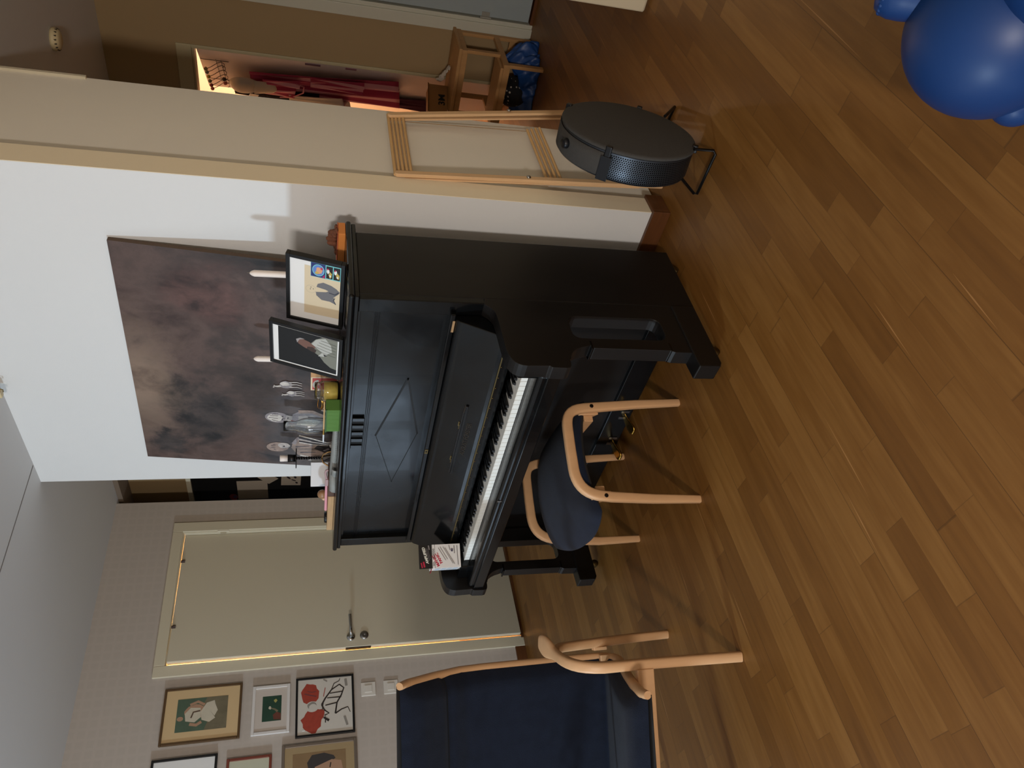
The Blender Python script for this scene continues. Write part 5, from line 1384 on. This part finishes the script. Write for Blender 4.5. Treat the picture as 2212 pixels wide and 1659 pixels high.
g.surf(capf, 36, 12); g.build('crown', mat('cap_white', (206, 194, 178), .85, bump=.2, bscale=40), cp_)
g = MB().surf(lambda p, q: onleaf(.27 + .19 * p, 1.72 - (.145 * q) * math.sin(min(1, .30 + p) * PI * .8 + .2), .062 + .045 * math.sin(p * PI) * (1 - .3 * q)), 16, 8); g.build('brim', MATS['cap_white'], cp_, solid=.003)
lb_ = MB().obox(onleaf(.375, 1.690, .1135), LD * .07 + Vector((0, 0, .018)), Vector((0, 0, .055)) - LD * .012, LN * .001).build('patch', mat('patch', (206, 200, 190), .6), cp_)
INKC = mat('patch_ink', (70, 60, 54), .7)
art('patch_print', [(INKC, strip([(.012, .012), (.02, .026), (.012, .038)], .005)), (INKC, strip([(.026, .012), (.034, .022), (.028, .034)], .004)), (INKC, strip([(.042, .014), (.050, .026), (.044, .038)], .005))], onleaf(.375, 1.690, .1147), LD, (0, 0, 1), cp_)


# pink striped apron
def stripes():
    m = bpy.data.materials.new('pink_stripes'); m.use_nodes = True; nt = m.node_tree; N = nt.nodes; L = nt.links; b = N['Principled BSDF']; b.inputs['Roughness'].default_value = .9
    uv = N.new('ShaderNodeUVMap'); uv.uv_map = 'uv'; sp = N.new('ShaderNodeSeparateXYZ'); L.new(uv.outputs[0], sp.inputs[0])
    a = N.new('ShaderNodeMath'); a.operation = 'MULTIPLY'; a.inputs[1].default_value = 5.0; L.new(sp.outputs['X'], a.inputs[0])
    f = N.new('ShaderNodeMath'); f.operation = 'FRACT'; L.new(a.outputs[0], f.inputs[0]); g_ = N.new('ShaderNodeMath'); g_.operation = 'GREATER_THAN'; g_.inputs[1].default_value = .5; L.new(f.outputs[0], g_.inputs[0])
    mx = N.new('ShaderNodeMix'); mx.data_type = 'RGBA'; L.new(g_.outputs[0], mx.inputs[0]); mx.inputs[6].default_value = (*S2L((170, 52, 88)), 1); mx.inputs[7].default_value = (*S2L((222, 158, 172)), 1)
    L.new(mx.outputs[2], b.inputs['Base Color']); return m


STR = stripes()
ap = thing('striped_apron', 'long pink and white striped apron hanging on the open bathroom door', 'apron', onleaf(.30, .75))


def hang(name, s0t, s1t, s0b, s1b, zt, zb, fold, off, par, m, nu=40, nv=30, slope=0.0):
    vs = []; uvs = []
    for i in range(nu + 1):
        for j in range(nv + 1):
            p = i / nu; q = j / nv
            s = (s0t + (s1t - s0t) * p) * (1 - q) + (s0b + (s1b - s0b) * p) * q
            z = zt + (zb - zt) * q - slope * p * q
            vs.append(onleaf(s, z, off + fold * (.5 + .5 * math.sin(p * 26 + 3 * q)) + .03 * q * math.sin(p * 9))); uvs.append((p, q))
    g = MB().add(vs, [(i * (nv + 1) + j, (i + 1) * (nv + 1) + j, (i + 1) * (nv + 1) + j + 1, i * (nv + 1) + j + 1) for i in range(nu) for j in range(nv)], 0, True)
    o = g.build(name, m, par, solid=.002); ul = o.data.uv_layers.new(name='uv')
    for lp in o.data.loops: ul.data[lp.index].uv = uvs[lp.vertex_index]
    return o


hang('skirt', .20, .50, .07, .50, 1.74, .80, .018, .022, ap, STR, slope=.06)
hang('pocket', .10, .26, .085, .235, 1.36, 1.02, .010, .055, ap, STR)
hang('bib', .22, .47, .17, .44, 1.66, 1.42, .014, .055, ap, STR, slope=-.05)
g = MB().tube([onleaf(.17, 1.45, .09), onleaf(.19, 1.40, .095), onleaf(.30, 1.405, .095), onleaf(.42, 1.48, .09), onleaf(.50, 1.56, .07)], .004, 8); g.build('tie_band', mat('pink_band', (196, 120, 138), .8), ap)
tw = hang('towel', .40, .62, .36, .60, 1.50, 1.15, .012, .075, None, mat('white_towel', (208, 198, 188), .9), slope=.1)
tag(tw, 'white towel hanging beside the striped apron', 'towel')
dk_ = hang('dark_garment', .44, .60, .44, .61, 1.86, 1.30, .016, .03, None, mat('dark_garment', (36, 26, 30), .9))
tag(dk_, 'dark garment hanging behind the cap and the towel', 'garment')
mg = hang('maroon_garment', .42, .56, .38, .56, 1.0, .52, .010, .012, None, mat('maroon_cloth', (78, 34, 52), .9))
tag(mg, 'maroon garment end hanging below the striped apron', 'garment')
for z0, z1, c, lb in ((1.30, 1.395, (108, 74, 84), 'upper small mauve hanging tag on the bathroom door'), (1.075, 1.145, (140, 92, 100), 'lower small pink hanging tag on the bathroom door')):
    g = MB().obox(onleaf(.030 if z0 > 1.2 else .024, z0, .001), LD * .022, LN * .004, (0, 0, z1 - z0)); tag(g.build('door_tag', mat('tag_%d' % c[0], c, .8), bevel=.001), lb, 'tag')

# ---------------------------------------------------------------- white cabinet at the right edge
cb = thing('white_cabinet', 'tall cream white cabinet whose lower corner shows at the right edge', 'cabinet', (-.70, 3.40, 0))
CBM = mat('cabinet_cream', (206, 196, 172), .4)
MB().box(-1.022, -.40, 3.100, 3.70, .0, 2.20).build('carcass', CBM, cb, bevel=.004)
dd_ = MB().box(-1.020, -.402, 3.076, 3.098, .012, 2.19).build('cabinet_door', CBM, cb, bevel=.006)
MB().tube([(-.45, 3.074, 1.0), (-.45, 3.050, 1.01), (-.45, 3.050, 1.14), (-.45, 3.074, 1.15)], .005, 8).build('handle', CHROME, dd_)

# ---------------------------------------------------------------- blue rubber hopper toy at the top right of the photo
TB = mat('blue_rubber', (17, 52, 104), .42, spec=.4, noise=.05, nscale=5)
ty = thing('hopper_toy', 'blue rubber hopping toy with round body and stubby legs', 'toy', (-.28, 1.10, 0))
tc0 = Vector((-.333, 1.195, .158))
g = MB().ball(tc0, (.152, .152, .152), 48, 32)
g.ball(tc0 + Vector((.17, -.10, .03)), (.13, .12, .12), 36, 24)
g.build('body', TB, ty)
g = MB(); pts = []
for i in range(41):
    t = math.radians(-30 + 170 * i / 40); pts.append(tc0 + Vector((math.cos(t) * .55, -math.cos(t) * .62, math.sin(t) * .0)) * .1527 * .0 + (Matrix.Rotation(math.radians(38), 3, 'Y') @ Vector((math.cos(t) * .118, math.sin(t) * .118, .0975))))
g.tube(pts, .0016, 6); g.build('mould_seam', TB, ty)
# leg stub pointing up and away, with a ridged hoof end
d0 = (Vector((-.357, 1.335, .322)) - tc0).normalized(); g = MB()
prof_ = [(.050, .08), (.050, .13), (.049, .15), (.052, .17), (.053, .19), (.050, .205), (.041, .218), (.030, .222), (0, .222)]
g.lathe(prof_, tc0 + Vector((.030, -.002, 0)), d0, 36)
lg_ = g.build('leg', TB, ty)
g = MB()
for k in range(22):
    a = 2 * PI * k / 22; q1 = d0.cross(Vector((0, 0, 1))).normalized(); q2 = d0.cross(q1)
    g.ball(tc0 + Vector((.030, -.002, 0)) + d0 * .206 + (q1 * math.cos(a) + q2 * math.sin(a)) * .046, .0052, 8, 6)
g.build('hoof_ridge', TB, lg_)
for c, r in (((-.418, 1.112, .098), .045), ((-.30, 1.05, .05), .048), ((-.16, 1.22, .048), .046)):
    g = MB().ball(Vector(c), (r, r, r), 24, 16); g.tube([tc0, Vector(c)], r * .82, 20); g.build('leg', TB, ty)
